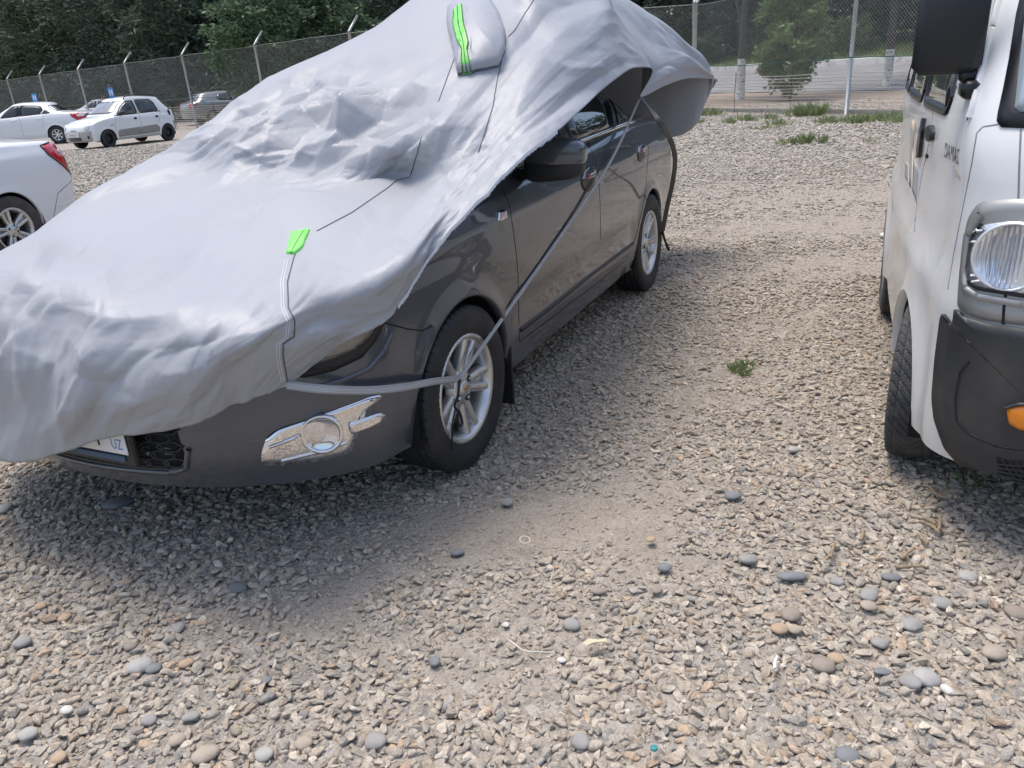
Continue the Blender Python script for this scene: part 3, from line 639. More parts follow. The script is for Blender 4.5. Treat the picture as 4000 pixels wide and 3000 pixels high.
# ---- white saloon with the roof sign, side on, far across the lot
FT = Frame(-18.9, 31.6, R(183))
tx = Vehicle('white_saloon', SALOON, FT, WHITE, 'white saloon standing side on with a blue roof sign, behind the small hatchback', 'car', detail=.6)
arch_liner(tx); saloon_windows(tx); car_wheels(tx, 2.62, .765, .316, .195, .195, style='cover')
def tail(v, both=True):
    for sd in (1, -1):
        pj = lambda q, sd=sd: v.pside(q, sd)
        a = v.patch('tail_lamp', [(-3.22, 1.015), (-3.26, .93), (-3.46, .765), (-3.62, .69), (-3.68, .80), (-3.66, 1.0), (-3.50, 1.04)], REDL, pj, .006, 4, 50, rnd=.06)
        v.ribbon('lamp_edge', [(-3.38, 1.04), (-3.22, 1.02), (-3.255, .93), (-3.46, .76), (-3.62, .68)], .014, SATIN, pj, .007, parent=a, n=50)
        v.patch('reverse_lens', [(-3.42, .965), (-3.64, .975), (-3.65, .90), (-3.46, .89)], PINKL, pj, .010, 3, 24, parent=a, rnd=.15)
        v.patch('upper_lens', [(-3.50, 1.03), (-3.63, 1.01), (-3.63, .985), (-3.51, .985)], PLATE, pj, .010, 2, 20, parent=a, rnd=.15)
        v.patch('lower_lens', [(-3.57, .83), (-3.66, .83), (-3.66, .77), (-3.60, .77)], PINKL, pj, .010, 2, 20, parent=a, rnd=.15)
        for ln in ([(-3.57, .69), (-3.52, .655), (-3.32, .60), (-3.22, .56), (-3.10, .33)], [(-1.39, 1.0), (-1.42, .9), (-1.42, .30)], [(-.43, .92), (-.44, .3)], [(-2.28, 1.02), (-2.25, .8), (-2.15, .55)]):
            v.ribbon('panel_gap', ln, .007, GAP, pj, .0006, n=50)
        v.ribbon('bumper_crease', [(-3.60, .50), (-3.40, .46), (-3.2, .44)], .014, v.paint, pj, .006, n=30)
        v.ribbon('belt_trim', [(-.6, .985), (-1.4, 1.02), (-2.45, 1.075)], .018, SATIN, pj, .008, n=40)
        v.ribbon('sill_moulding', [(-.45, .30), (-1.4, .29), (-2.15, .33)], .03, v.paint, pj, .012, n=40)
        for x in (-1.22, -2.12): v.patch('door_handle', [(x-.09, .885), (x+.09, .885), (x+.09, .925), (x-.09, .925)], v.paint, pj, .022, 2, 24, rnd=.3)
for v in (wh, tx): tail(v)

# ---- small white two-tone hatchback
def hatch_crease(x, z):
    w = np.zeros_like(z)
    for ax in (0, -2.34): d = np.hypot(x-ax, z-.265)-.30; w = w+.012*np.exp(-(d/.04)**2)
    return w
HATCH = dict(n=2.2, xa=-2.66, xb=.34, arches=[(0, .30), (-2.34, .30)], zax=.266,
    sill=[(-2.85, .27), (-2.66, .24), (-2.0, .20), (-.3, .20), (.34, .22), (.66, .22)],
    belt=[(-2.85, .98), (-2.5, .965), (-1.5, .93), (-.5, .90), (0, .84), (.34, .76), (.6, .66)],
    W=[(.15, .68), (.25, .715), (.45, .742), (.65, .747), (.8, .735), (.9, .71), (1.0, .68)], taper=[(-2.66, -.03), (-2, -.005), (-1, 0), (-.2, -.01), (.34, -.05)],
    xf=[(.15, .56), (.3, .66), (.45, .67), (.6, .63), (.8, .52)], xr=[(.2, -2.78), (.4, -2.84), (.7, -2.84), (1.0, -2.80)], xf_top=.62, xr_top=-2.80,
    spine=(-2.6, .28), deck=[(-2.6, 1.02), (-1, 1.0), (-.45, .985), (-.1, .92), (.15, .86), (.28, .80)], crease=hatch_crease,
    cabin=dict(xr=(-2.80, -2.42), xf=(-.12, -.92), w=(.69, .555), Lr=.32, Lf=.42, bulge=.02, roof=[(-2.5, 1.37), (-2.0, 1.42), (-1.4, 1.435), (-.9, 1.40)], spine=(-2.3, -1.05), crown=[(-2.4, 1.42), (-1.8, 1.478), (-1.4, 1.485), (-.95, 1.44)]))
BEIGE = M('two_tone_beige', (.42, .405, .375), .4, 0, .5); BEIGED = M('two_tone_grey', (.25, .245, .24), .45, 0, .4)
FM = Frame(-12.77, 26.4, R(243))
mz = Vehicle('small_hatchback', HATCH, FM, WHITE, 'small white two-tone hatchback with black roof rails and black steel wheels', 'car')
arch_liner(mz, .25); car_wheels(mz, 2.34, .655, .270, .16, .175, style='steel', rim_mat=STEELB, tyre=RUBBER, steer=R(8))
GLM = M('pale_glass', (.10, .105, .105), .04, 0, 1, .0, var=(2.2, (.02, .02, .022), .45, .6))
side_windows(mz, [[(-.50, .945), (-1.28, .955), (-1.25, 1.34), (-1.02, 1.335), (-.75, 1.18)], [(-1.37, .96), (-2.12, .975), (-2.05, 1.24), (-1.93, 1.34), (-1.34, 1.355)]], GLM, frame=.03)
mz.patch('windscreen', [(-.56, .99), (.56, .99), (.47, 1.345), (-.47, 1.345)], M('screen_glass', (.22, .23, .23), .05, 0, 1, 0, var=(1.5, (.12, .12, .12), .4, .65)), mz.pfront, .004, 3, 40, rnd=.1)
mz.patch('rear_window', [(-.5, 1.0), (.5, 1.0), (.44, 1.3), (-.44, 1.3)], GLASSD, mz.prear, .004, 3, 40, rnd=.1)
for sd in (1, -1):
    pj = lambda q, sd=sd: mz.pside(q, sd)
    for P in ([(-.40, .50), (-1.27, .53), (-1.27, .30), (-.36, .29)], [(-1.29, .53), (-1.90, .56), (-2.02, .45), (-1.98, .32), (-1.29, .30)]): mz.patch('lower_door_panel', P, BEIGED, pj, .006, 3, 40, rnd=.05)
    mz.ribbon('sill_skirt', [(-.34, .235), (-1.2, .245), (-2.0, .26)], .07, BEIGE, pj, .010, n=40)
    mz.ribbon('belt_trim', [(-.42, .925), (-1.3, .935), (-2.2, .955)], .02, SATIN, pj, .006, n=40)
    for ln in ([(-.40, .90), (-.30, .62), (-.42, .26)], [(-1.30, 1.36), (-1.32, .95), (-1.28, .28)], [(-2.18, 1.2), (-2.2, .95), (-2.0, .60)]): mz.ribbon('panel_gap', ln, .008, GAP, pj, .0008, n=40)
    for x in (-1.12, -1.98): mz.patch('door_handle', el(x, .80, .065, .035), SATIN, pj, .008, 2, 24)
    mz.patch('tail_lamp', el(-2.55, .90, .05, .10), SATIN, pj, .01, 3, 24)
    mz.patch('rear_corner_trim', [(-2.60, .62), (-2.74, .62), (-2.76, .30), (-2.69, .30)], BEIGED, pj, .01, 2, 24)
    rr_ = MB(); rr_.tube([(-1.02, sd*.50, 1.40), (-1.06, sd*.51, 1.475), (-1.25, sd*.515, 1.505), (-1.9, sd*.515, 1.505), (-2.15, sd*.51, 1.47), (-2.25, sd*.50, 1.40)], .022, 8); rr_.obj('roof_rail', SATIN, mz.root)
    V, F = superell((-.62, sd*.80, .985), (.05, .085, .06), .7); mm = mk('door_mirror', V, F, SATIN, mz.root)
    ma = MB(); ma.tube([(-.62, sd*.76, .96), (-.62, sd*.69, .93)], .02, 6); ma.obj('mirror_arm', SATIN, mm)
    h_ = mz.patch('headlamp', el(sd*.50, .66, .085, .10), M('lamp_pale', (.62, .63, .60), .15, .2, 1), mz.pfront, .012, 3, 28, dome=.01)
    mz.patch('marker_lamp', el(sd*.36, .545, .028, .028), SATIN, mz.pfront, .006, 2, 16)
    mz.patch('fog_lamp', el(sd*.52, .36, .03, .05), SATIN, mz.pfront, .006, 2, 16)
mz.patch('front_bumper', [(-.62, .56), (.62, .56), (.60, .24), (-.60, .24)], BEIGE, mz.pfront, .012, 4, 60, rnd=.06)
gr = mz.patch('lower_intake', [(-.30, .36), (.30, .36), (.27, .27), (-.27, .27)], SATIN, mz.pfront, .016, 3, 30, rnd=.1)
for z in (.295, .33): mz.ribbon('intake_slat', [(-.27, z), (.27, z)], .010, BEIGED, mz.pfront, .022, parent=gr)
mz.ribbon('bonnet_slot', [(-.13, .565), (.13, .565)], .016, SATIN, mz.pfront, .016)
h = mz.cast(*mz.pfront((0, .44)))[0]; pm = MB(); pm.bbox((h[0]+.026, 0, .435), (.012, .50, .11), .003); mp = pm.obj('number_plate', PLATE, mz.root, False)
V, F = text_mesh('H 440 DA', .085, 0, .95); mk('plate_lettering', np.stack([np.full(len(V), h[0]+.0335), V[:, 0], V[:, 1]+.435], 1), F, INKB, mp, False)
V, F = text_mesh('best', .07, 0, 1.0, .3); P = [(-.20-v_[0], .66+v_[1]) for v_ in V]; Q = [mz.cast(*mz.pside(p)) for p in P]; mk('wing_script', [q[0]+q[1]*.003 for q in Q], F, SATIN, mz.root, False)
wp = MB(); wp.tube([(-.22, -.45, 1.02), (-.13, -.1, 1.005), (-.18, .42, 1.015)], .012, 6); wp.obj('wiper', SATIN, mz.root)

# ---- blue roof signs with a white panel and the letter T
for fr, zx, z0, lab in ((FM, -1.02, 1.475, 'small blue sign with white panel on the roof of the small hatchback'), (FT, -1.75, 1.50, 'small blue sign with white panel on the roof of the white saloon')):
    p = fr.fwd((zx, .0, z0)); e = empty('roof_sign', tuple(p), R(26), lab, 'sign', 'learner signs on car roofs'); e.scale = (.62, .62, .78)
    m = MB(); m.bbox((0, 0, .19), (.26, .03, .36), .008); m.bbox((0, 0, .0), (.22, .12, .03), .01); m.obj('sign_board', BLUES, e, False)
    for s in (-1, 1):
        m = MB(); m.box((0, s*.0165, .19), (.16, .004, .25)); pn = m.obj('white_panel', PLATE, e, False)
        m = MB(); m.box((0, s*.0200, .295), (.11, .003, .028)); m.box((0, s*.0200, .195), (.036, .003, .18)); m.box((0, s*.0200, .09), (.11, .003, .028)); m.obj('sign_letter', INKBL, pn, False)
# ------------------------------------------------------------------ the white minivan at the right
def van_crease(x, z):
    w = np.zeros_like(z)
    for ax in (0, -1.84): d = np.hypot(x-ax, z-.275)-.325; w = w+.022*np.exp(-(np.maximum(d, 0)/.05)**2)*(d > -.03)
    w = w+.012*np.exp(-((z-.70)/.035)**2)
    return w-.012*smoothstep(.74, .80, z)*(1-smoothstep(1.02, 1.10, z))
VANS = dict(n=2.5, xa=-2.25, xb=.385, arches=[(0, .325), (-1.84, .325)], zax=.275,
    sill=[(-2.8, .33), (-2.25, .30), (-.4, .27), (.33, .24), (.50, .22), (.75, .205)],
    belt=[(-2.8, 1.84), (-2, 1.85), (-.5, 1.85), (.4, 1.84), (.8, 1.84)],
    W=[(.15, .66), (.28, .692), (.5, .70), (.72, .70), (.80, .696), (1.0, .694), (1.15, .690), (1.4, .655), (1.65, .615), (1.78, .575), (1.85, .50)],
    taper=[(-2.25, -.02), (-1.2, 0), (-.4, -.008), (.0, -.022), (.385, -.055)],
    xf=[(.18, .66), (.30, .715), (.5, .735), (.68, .73), (.74, .715), (.95, .69), (1.12, .65), (1.2, .60), (1.5, .38), (1.8, .15)],
    xbz=[(.18, .385), (.74, .385), (1.12, .36), (1.2, .33), (1.5, .12), (1.8, -.12)],
    xr=[(.2, -2.68), (.5, -2.74), (1.1, -2.74), (1.8, -2.62)], xf_top=.15, xr_top=-2.62, spine=(-2.3, -.2), deck=[(-2.3, 1.89), (-1.2, 1.91), (-.2, 1.89)], crease=van_crease)
FV = Frame(2.035, 2.355, R(-113.7))
van = Vehicle('white_minivan', VANS, FV, VANWHITE, 'white minivan with black bumper and big black door mirror, parked facing out', 'van')
arch_liner(van, .28)
v = van
for x, st in ((0, R(-9)), (-1.84, 0)):
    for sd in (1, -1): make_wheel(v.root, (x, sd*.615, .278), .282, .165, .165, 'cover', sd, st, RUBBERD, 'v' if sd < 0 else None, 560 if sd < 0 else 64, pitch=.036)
SILT = M('silver_trim', (.36, .36, .35), .42, .5, .2)
trim = v.patch('lamp_surround', [(3835, 785), (3790, 850), (3765, 980), (3745, 1195), (3775, 1228), (3850, 1252), (4000, 1272), (4250, 1285), (4300, 1050), (4280, 800), (4000, 775)], SILT, None, .008, 6, 110, rnd=.28)
hl = v.patch('headlamp', [(3850, 878), (3818, 930), (3802, 1040), (3803, 1100), (3830, 1122), (4000, 1148), (4150, 1155), (4175, 1000), (4150, 880), (3950, 864)], LAMPR, None, .012, 6, 90, rnd=.12)
v.ribbon('lamp_seal', [(3850, 876), (3816, 930), (3798, 1040), (3799, 1104), (3830, 1128), (4000, 1155), (4150, 1162)], .012, SATIN, None, .016, parent=hl, n=60)
v.ribbon('trim_ridge', [(3842, 835), (3795, 920), (3778, 1060), (3783, 1130), (3830, 1160), (4000, 1188), (4150, 1198)], .022, SILT, None, .018, parent=trim, n=60)
v.ribbon('trim_split', [(3934, 1150), (3926, 1200), (3922, 1266)], .007, GAP, None, .011, parent=trim)
lc = v.lift([(3955, 1000)], v.pcam, .012)[0]; ln_ = v.cast(*v.pcam((3955, 1000)))[1]; ln_ = ln_*.5+np.array([.5, 0, 0]); ln_ /= np.linalg.norm(ln_)
ring_on(lc, ln_, [(.084, .0), (.090, .014), (.086, .018), (.081, .010)], 'lamp_ring', LAMPR, hl)
ring_on(lc, ln_, [(.001, -.012), (.04, -.008), (.082, .008)], 'reflector', LAMPR, hl)
bars = MB()
for k in range(13):
    dx = -.072+.012*k; hh = math.sqrt(max(.080**2-dx*dx, 0)); q = Vector(ln_).to_track_quat('Y', 'Z')
    bars.tube([np.array(q @ Vector((dx, .006, -hh)))+lc, np.array(q @ Vector((dx, .010, 0)))+lc, np.array(q @ Vector((dx, .006, hh)))+lc], .0024, 5)
bars.obj('lens_flutes', M('flute_glass', (.55, .58, .62), .08, .3, 1), hl)
for z_ in (905, 945, 1075, 1100): v.ribbon('lamp_step', [(3815, z_), (3860, z_-2)], .008, CHROME, None, .017, parent=hl)
v.patch('lamp_cover_glass', [(3852, 882), (3822, 932), (3806, 1040), (3807, 1098), (3832, 1118), (4000, 1144), (4148, 1150), (4170, 1000), (4148, 884), (3950, 868)], LENS, None, .030, 5, 60, parent=hl)
bmp = v.patch('front_bumper', [(3692, 1222), (3668, 1400), (3655, 1560), (3664, 1640), (3700, 1745), (3790, 1850), (3900, 1915), (4100, 1990), (4400, 2000), (4450, 1330), (4000, 1282), (3860, 1262), (3775, 1238), (3742, 1205), (3736, 1262), (3720, 1262)], BUMPER, None, .014, 8, 150, skirt=.02, rnd=.12)
v.ribbon('bumper_groove', [(3800, 1410), (3765, 1450), (3745, 1560), (3750, 1640), (3800, 1690), (3900, 1735), (4100, 1760)], .006, SATIN, None, .0165, parent=bmp, n=60)
v.patch('bumper_indicator', [(3940, 1588), (3990, 1576), (4070, 1578), (4075, 1662), (3995, 1670), (3950, 1645)], ORANGE, None, .020, 3, 40, parent=bmp, rnd=.2, dome=.006)
v.ribbon('indicator_rim', [(3935, 1585), (3985, 1570), (4075, 1572)], .008, BUMPER, None, .024, parent=bmp)
ig = v.patch('bumper_intake', [(3897, 1772), (3935, 1788), (4150, 1812), (4150, 1905), (3985, 1868), (3912, 1815)], GAP, None, .016, 3, 40, parent=bmp, rnd=.1)
for k in range(7): v.ribbon('intake_mesh', [(3920+25*k, 1782+3*k), (3975+25*k, 1860+4*k)], .004, BLACK, None, .019, parent=bmp)
for k in range(4): v.ribbon('intake_mesh', [(3905, 1800+14*k), (4140, 1815+26*k)], .004, BLACK, None, .0195, parent=bmp)
v.patch('windscreen_seal', [(4015, -120), (3972, 60), (3945, 230), (3922, 350), (3902, 440), (3897, 475), (3912, 498), (4010, 502), (4350, 505), (4500, -120)], SATIN, None, .006, 5, 60)
v.patch('windscreen', [(4050, -120), (4010, 60), (3990, 230), (3976, 350), (3968, 425), (3985, 440), (4350, 450), (4480, -120)], M('van_screen', (.30, .36, .40), .03, 0, 1, 0), None, .010, 4, 50)
v.ribbon('rain_gutter', [(3925, -60), (3880, 110), (3845, 260), (3812, 400), (3792, 462)], .012, VANWHITE, None, .014, n=50)
v.ribbon('rain_gutter', [(3905, -60), (3862, 110), (3827, 260), (3797, 400), (3780, 470)], .006, GAP, None, .002, n=50)
for lnn in ([(3900, 486), (3840, 495), (3816, 520), (3796, 640), (3760, 820), (3725, 995), (3703, 1131)], [(3660, 330), (3648, 420), (3628, 560), (3600, 690), (3578, 820), (3572, 900)], [(3988, 505), (3982, 640), (3978, 780)]):
    v.ribbon('panel_gap', lnn, .006, M('gap_grey', (.24, .24, .24), .7), None, .0007, n=60)
pj = lambda q: v.pside(q, -1)
side_pol = [[(.12, 1.20), (-.52, 1.20), (-.52, 1.60), (-.10, 1.60)], [(-.62, 1.20), (-1.42, 1.20), (-1.42, 1.60), (-.62, 1.60)], [(-1.52, 1.20), (-2.20, 1.20), (-2.12, 1.58), (-1.52, 1.60)]]
side_windows(v, side_pol, GLASSD, True, .03)
v.patch('door_handle', [(3630, 500), (3648, 486), (3655, 505), (3651, 545), (3640, 553), (3630, 535)], BLACK, None, .014, 3, 30, rnd=.15)
v.patch('keyhole', el(3622, 609, 5, 9, 16), GAP, None, .003, 2, 16)
v.patch('sliding_door_handle', [(3612, 460), (3619, 462), (3606, 560), (3599, 612), (3590, 618), (3592, 570)], SATIN, None, .012, 3, 30)
v.patch('stripe_decal', [(3562, 465), (3576, 475), (3566, 600), (3562, 735), (3551, 725), (3556, 600)], M('decal_tan', (.62, .53, .40), .5), None, .0012, 3, 30, skirt=.001)
v.patch('block_decal', [(3570, 620), (3594, 668), (3584, 800), (3563, 742)], M('decal_grey', (.42, .44, .45), .5), None, .0012, 3, 30, skirt=.001)
v.patch('block_decal', [(3538, 630), (3549, 640), (3548, 712), (3536, 690)], M('decal_grey2', (.42, .44, .45), .5), None, .0012, 3, 30, skirt=.001)
V, F = text_mesh('DAMAS', .062, 0, 1.0); a = v.lift([(3703, 590), (3732, 625)], v.pcam, 0); c0 = a.mean(0)
Q = []
for q in V:
    h = v.cast(*pj((c0[0]+q[0]*1.0, c0[2]+.004+q[1]))); Q.append(h[0]+h[1]*.0015)
mk('door_lettering', Q, F, M('letter_grey', (.12, .125, .135), .4), v.root, False)
V, F = text_mesh('Deluxe', .030, 0, .9, .25); Q = []
for q in V:
    h = v.cast(*pj((c0[0]+.10+q[0], c0[2]-.045+q[1]))); Q.append(h[0]+h[1]*.0015)
mk('door_lettering', Q, F, M('letter_orange', (.72, .42, .26), .5), v.root, False)
# mirror: big black housing on two arms
mcv = FV.plane(3717, 110, 0, .30)
rm = np.array(Matrix.Rotation(R(-10), 3, 'Z') @ Matrix.Rotation(R(-4), 3, 'Y'))
m = MB(); m.bbox(mcv+[0, 0, .06], (.075, .175, .36), .022, rm); mo = m.obj('door_mirror', BLACK, v.root)
m = MB(); m.bbox(mcv+[-.042, 0, .06], (.012, .15, .32), .004, rm); m.obj('mirror_glass', CHROME, mo, False)
hp = FV.plane(3790, 355, 1, -.70)
mb_ = v.lift([(3800, 350)], v.pcam, .01)[0]
m = MB(); m.bbox(mb_, (.11, .045, .05), .012); m.bbox(mb_+[-.005, -.005, .035], (.06, .05, .035), .01); m.tube([mb_+[0, 0, .03], mcv+[-.0, .055, -.10], mcv+[0, .05, 0]], .016, 10); m.obj('mirror_arm', SATIN, mo)
v.patch('quarter_glass', [(3742, 305), (3768, 318), (3752, 345), (3728, 330)], GLASSC, None, .004, 2, 20)
# ------------------------------------------------------------------ the silver car cover, lifted by the wind
P_ = lambda u, v, ax, val: FG.plane(u, v, ax, val)
A_ = np.array
CTRL = [  # rows run front hem -> tail hem, columns run left hem -> right hem
 [P_(1123,1508,0,.80), P_(1012,1556,0,.88), P_(900,1597,0,.93), P_(700,1662,0,1.0), P_(432,1703,0,1.045), P_(290,1744,0,1.06), P_(90,1795,0,1.06), P_(-170,1760,0,1.02), A_([.62,-1.0,.10])],
 [P_(1330,1352,1,.79), P_(1180,1335,0,.82), P_(960,1390,0,.97), P_(720,1450,0,1.04), P_(440,1510,0,1.08), P_(290,1500,0,1.08), P_(80,1480,0,1.08), P_(-170,1480,0,1.03), A_([.60,-1.03,.40])],
 [P_(1450,1275,1,.83), P_(1270,1225,0,.70), P_(1100,1210,0,.86), P_(760,1270,0,1.00), P_(440,1310,0,1.05), P_(280,1280,0,1.04), P_(70,1235,0,1.03), P_(-180,1180,0,.95), A_([.50,-1.03,.55])],
 [P_(1530,1215,1,.855), P_(1400,1110,0,.585), P_(1150,1035,0,.57), P_(820,1120,0,.82), P_(480,1160,0,.96), P_(300,1110,0,.95), P_(110,1055,0,.89), A_([.60,-.84,.85]), A_([.40,-1.03,.55])],
 [P_(1600,1110,1,.885), P_(1500,1010,1,.85), P_(1165,930,2,.885), P_(900,950,2,.925), P_(600,960,2,.945), P_(380,930,2,.95), P_(180,890,2,.95), A_([.34,-.91,.86]), A_([.30,-1.04,.55])],
 [P_(1660,1020,1,.905), P_(1590,910,1,.85), P_(1350,830,2,.955), P_(1060,815,2,.99), P_(800,795,2,1.005), P_(580,770,2,1.01), P_(380,755,1,-.78), A_([.0,-.92,.93]), A_([.05,-1.04,.6])],
 [P_(1780,880,1,.95), P_(1700,790,1,.84), P_(1560,705,2,1.04), P_(1290,700,2,1.06), P_(1040,680,2,1.07), P_(830,655,1,-.42), P_(630,615,1,-.78), A_([-.22,-.92,1.0]), A_([-.2,-1.03,.65])],
 [P_(1900,750,1,1.0), P_(1830,650,1,.86), P_(1650,560,1,.66), P_(1420,540,1,.33), P_(1190,530,1,0), P_(980,500,1,-.33), P_(780,470,1,-.66), A_([-.52,-.90,1.08]), A_([-.5,-1.03,.7])],
 [P_(2030,632,1,1.055), P_(1950,500,1,.90), P_(1750,390,1,.68), P_(1540,350,1,.35), P_(1320,350,1,0), P_(1110,340,1,-.33), P_(920,385,1,-.66), A_([-.85,-.88,1.15]), A_([-.8,-1.02,.75])],
 [P_(2150,535,1,1.08), P_(2050,370,1,.93), P_(1880,220,1,.70), P_(1680,160,1,.37), P_(1440,190,1,0), P_(1230,225,1,-.33), P_(1060,305,1,-.66), A_([-1.15,-.88,1.22]), A_([-1.1,-1.0,.8])],
 [P_(2270,425,1,1.07), P_(2170,235,1,.94), P_(2010,60,1,.70), A_([-1.25,.37,1.74]), A_([-1.35,0,1.76]), A_([-1.45,-.33,1.66]), P_(1250,232,1,-.66), A_([-1.55,-.88,1.28]), A_([-1.5,-1.0,.85])],
 [P_(2380,325,1,1.04), P_(2290,130,1,.93), P_(2110,-60,1,.70), A_([-1.75,.37,1.87]), A_([-1.85,0,1.90]), A_([-1.95,-.33,1.80]), P_(1440,165,1,-.66), A_([-2.0,-.88,1.34]), A_([-2.0,-1.0,.85])],
 [P_(2478,262,1,1.0), P_(2385,70,1,.90), A_([-2.25,.68,1.84]), A_([-2.30,.37,1.95]), A_([-2.35,0,1.97]), A_([-2.4,-.33,1.90]), P_(1600,75,1,-.62), A_([-2.5,-.88,1.40]), A_([-2.5,-1.0,.85])],
 [P_(2545,278,0,-2.42), P_(2450,120,0,-2.50), P_(2330,-60,0,-2.65), A_([-2.80,.37,1.95]), A_([-2.85,0,1.97]), A_([-2.9,-.33,1.90]), A_([-2.9,-.62,1.78]), A_([-3.0,-.88,1.40]), A_([-3.0,-1.0,.85])],
 [P_(2500,376,0,-2.55), P_(2530,215,0,-2.85), P_(2440,0,0,-3.05), A_([-3.2,.37,1.87]), A_([-3.25,0,1.87]), A_([-3.3,-.33,1.80]), A_([-3.3,-.62,1.68]), A_([-3.4,-.86,1.30]), A_([-3.3,-.98,.8])],
 [P_(2605,330,0,-3.10), P_(2610,215,0,-3.25), P_(2555,60,0,-3.35), A_([-3.5,.40,1.70]), A_([-3.55,0,1.70]), A_([-3.6,-.33,1.64]), A_([-3.6,-.62,1.5]), A_([-3.7,-.84,1.15]), A_([-3.6,-.95,.75])],
 [P_(2692,303,0,-3.55), P_(2690,230,0,-3.58), P_(2655,150,0,-3.60), A_([-3.75,.42,1.48]), A_([-3.8,0,1.48]), A_([-3.8,-.33,1.42]), A_([-3.8,-.6,1.3]), A_([-3.85,-.8,1.0]), A_([-3.8,-.9,.7])],
 [P_(2795,308,0,-3.88), P_(2780,302,0,-3.86), P_(2735,262,0,-3.84), A_([-3.86,.45,1.22]), A_([-3.9,0,1.2]), A_([-3.9,-.33,1.15]), A_([-3.88,-.6,1.05]), A_([-3.9,-.78,.9]), A_([-3.85,-.88,.65])],
 [P_(2795,316,0,-3.90), P_(2765,380,0,-3.94), P_(2690,510,0,-3.95), A_([-3.92,.40,.82]), A_([-3.93,0,.72]), A_([-3.93,-.33,.70]), A_([-3.9,-.6,.68]), A_([-3.9,-.75,.66]), A_([-3.88,-.85,.6])],
]
CT = np.array([[np.asarray(p, float) for p in r_] for r_ in CTRL])
NV, NU = 430, 300
_c1 = np.stack([catmull(CT[:, j], NV) for j in range(CT.shape[1])], 1)       # along
X0 = np.stack([catmull(_c1[i], NU) for i in range(NV)], 0)                   # across -> (NV,NU,3)
def noise2(nv, nu, cells, seed):
    r_ = np.random.default_rng(seed); kv, ku = cells; g = r_.normal(size=(kv+3, ku+3))
    a = np.linspace(0, kv, nv); b = np.linspace(0, ku, nu); i = np.minimum(a.astype(int), kv-1); j = np.minimum(b.astype(int), ku-1)
    fa = (a-i); fb = (b-j); w = lambda t: t*t*(3-2*t); fa = w(fa)[:, None]; fb = w(fb)[None]
    i = i[:, None]; j = j[None]
    return (g[i, j]*(1-fa)+g[i+1, j]*fa)*(1-fb)+(g[i, j+1]*(1-fa)+g[i+1, j+1]*fa)*fb
def normals(X):
    n = np.cross(np.gradient(X, axis=0), np.gradient(X, axis=1)); return n/(np.linalg.norm(n, axis=2, keepdims=True)+1e-9)
def bumpmask(iv, iu, sv, su):
    a = (np.arange(NV)/(NV-1)*(CT.shape[0]-1))[:, None]; b = (np.arange(NU)/(NU-1)*(CT.shape[1]-1))[None]
    return np.exp(-((a-iv)/sv)**2-((b-iu)/su)**2)
NRM = normals(X0); NRM *= np.sign((NRM[NV//3, NU//2]*[0, 0, 1]).sum())
# spare cloth: most at the foot of the windscreen, in the front skirt and along the left hem
crump = 1.15*bumpmask(6.9, 3.9, 1.15, 2.4)+.5*bumpmask(1.2, 2.6, 1.3, 2.8)+.55*bumpmask(6.5, .8, 3.5, 1.0)+.35*bumpmask(11, .6, 2.2, .9)+.35*bumpmask(2, 6.5, 2, 1.4)+.4*bumpmask(14.5, .8, 2, 1.2)
exc = .004+.05*np.clip(crump, 0, 1.1)
disp = (.026*noise2(NV, NU, (26, 20), 1)+.055*noise2(NV, NU, (15, 12), 2))*np.clip(.12+crump, 0, 1)+.006*noise2(NV, NU, (40, 28), 3)*np.clip(.1+crump, 0, 1)
rid = lambda c, sd: np.clip(1-1.7*np.abs(noise2(NV, NU, c, sd)), -.6, 1)
def facet(cells, seed, warp=.5):
    """sharp-creased random folds: linear pieces over a warped triangle net"""
    r_ = np.random.default_rng(seed); kv, ku = cells; g = r_.normal(size=(kv+4, ku+4))
    a = np.linspace(0, kv, NV)[:, None]+warp*noise2(NV, NU, (max(2, kv//2), max(2, ku//2)), seed+1); c = np.linspace(0, ku, NU)[None]+warp*noise2(NV, NU, (max(2, kv//2), max(2, ku//2)), seed+2)
    a = np.clip(a+1, 0, kv+2.999); c = np.clip(c+1, 0, ku+2.999); i = a.astype(int); j = c.astype(int); fa = a-i; fc = c-j
    lo = g[i, j]+(g[i+1, j]-g[i, j])*fa+(g[i, j+1]-g[i, j])*fc; hi = g[i+1, j+1]+(g[i, j+1]-g[i+1, j+1])*(1-fa)+(g[i+1, j]-g[i+1, j+1])*(1-fc)
    return np.where(fa+fc < 1, lo, hi)
a_ = (np.arange(NV)/(NV-1)*(CT.shape[0]-1))[:, None]; b_ = (np.arange(NU)/(NU-1)*(CT.shape[1]-1))[None]
cow = np.clip(bumpmask(7.1, 4.2, 1.35, 2.7)*1.35, 0, 1); skirt = np.exp(-((a_-1.0)/1.1)**2)*np.clip((b_-.6)/1.0, 0, 1); side = np.exp(-((a_-9.0)/3.2)**2)*np.exp(-((b_-1.0)/1.0)**2); tailm = np.exp(-((a_-15)/1.8)**2)*np.exp(-((b_-1.2)/1.4)**2); lcor = np.exp(-((a_-1.6)/1.6)**2-((b_-6.6)/1.0)**2); hems = np.exp(-((a_-4.4)/1.8)**2-((b_-.5)/.7)**2)
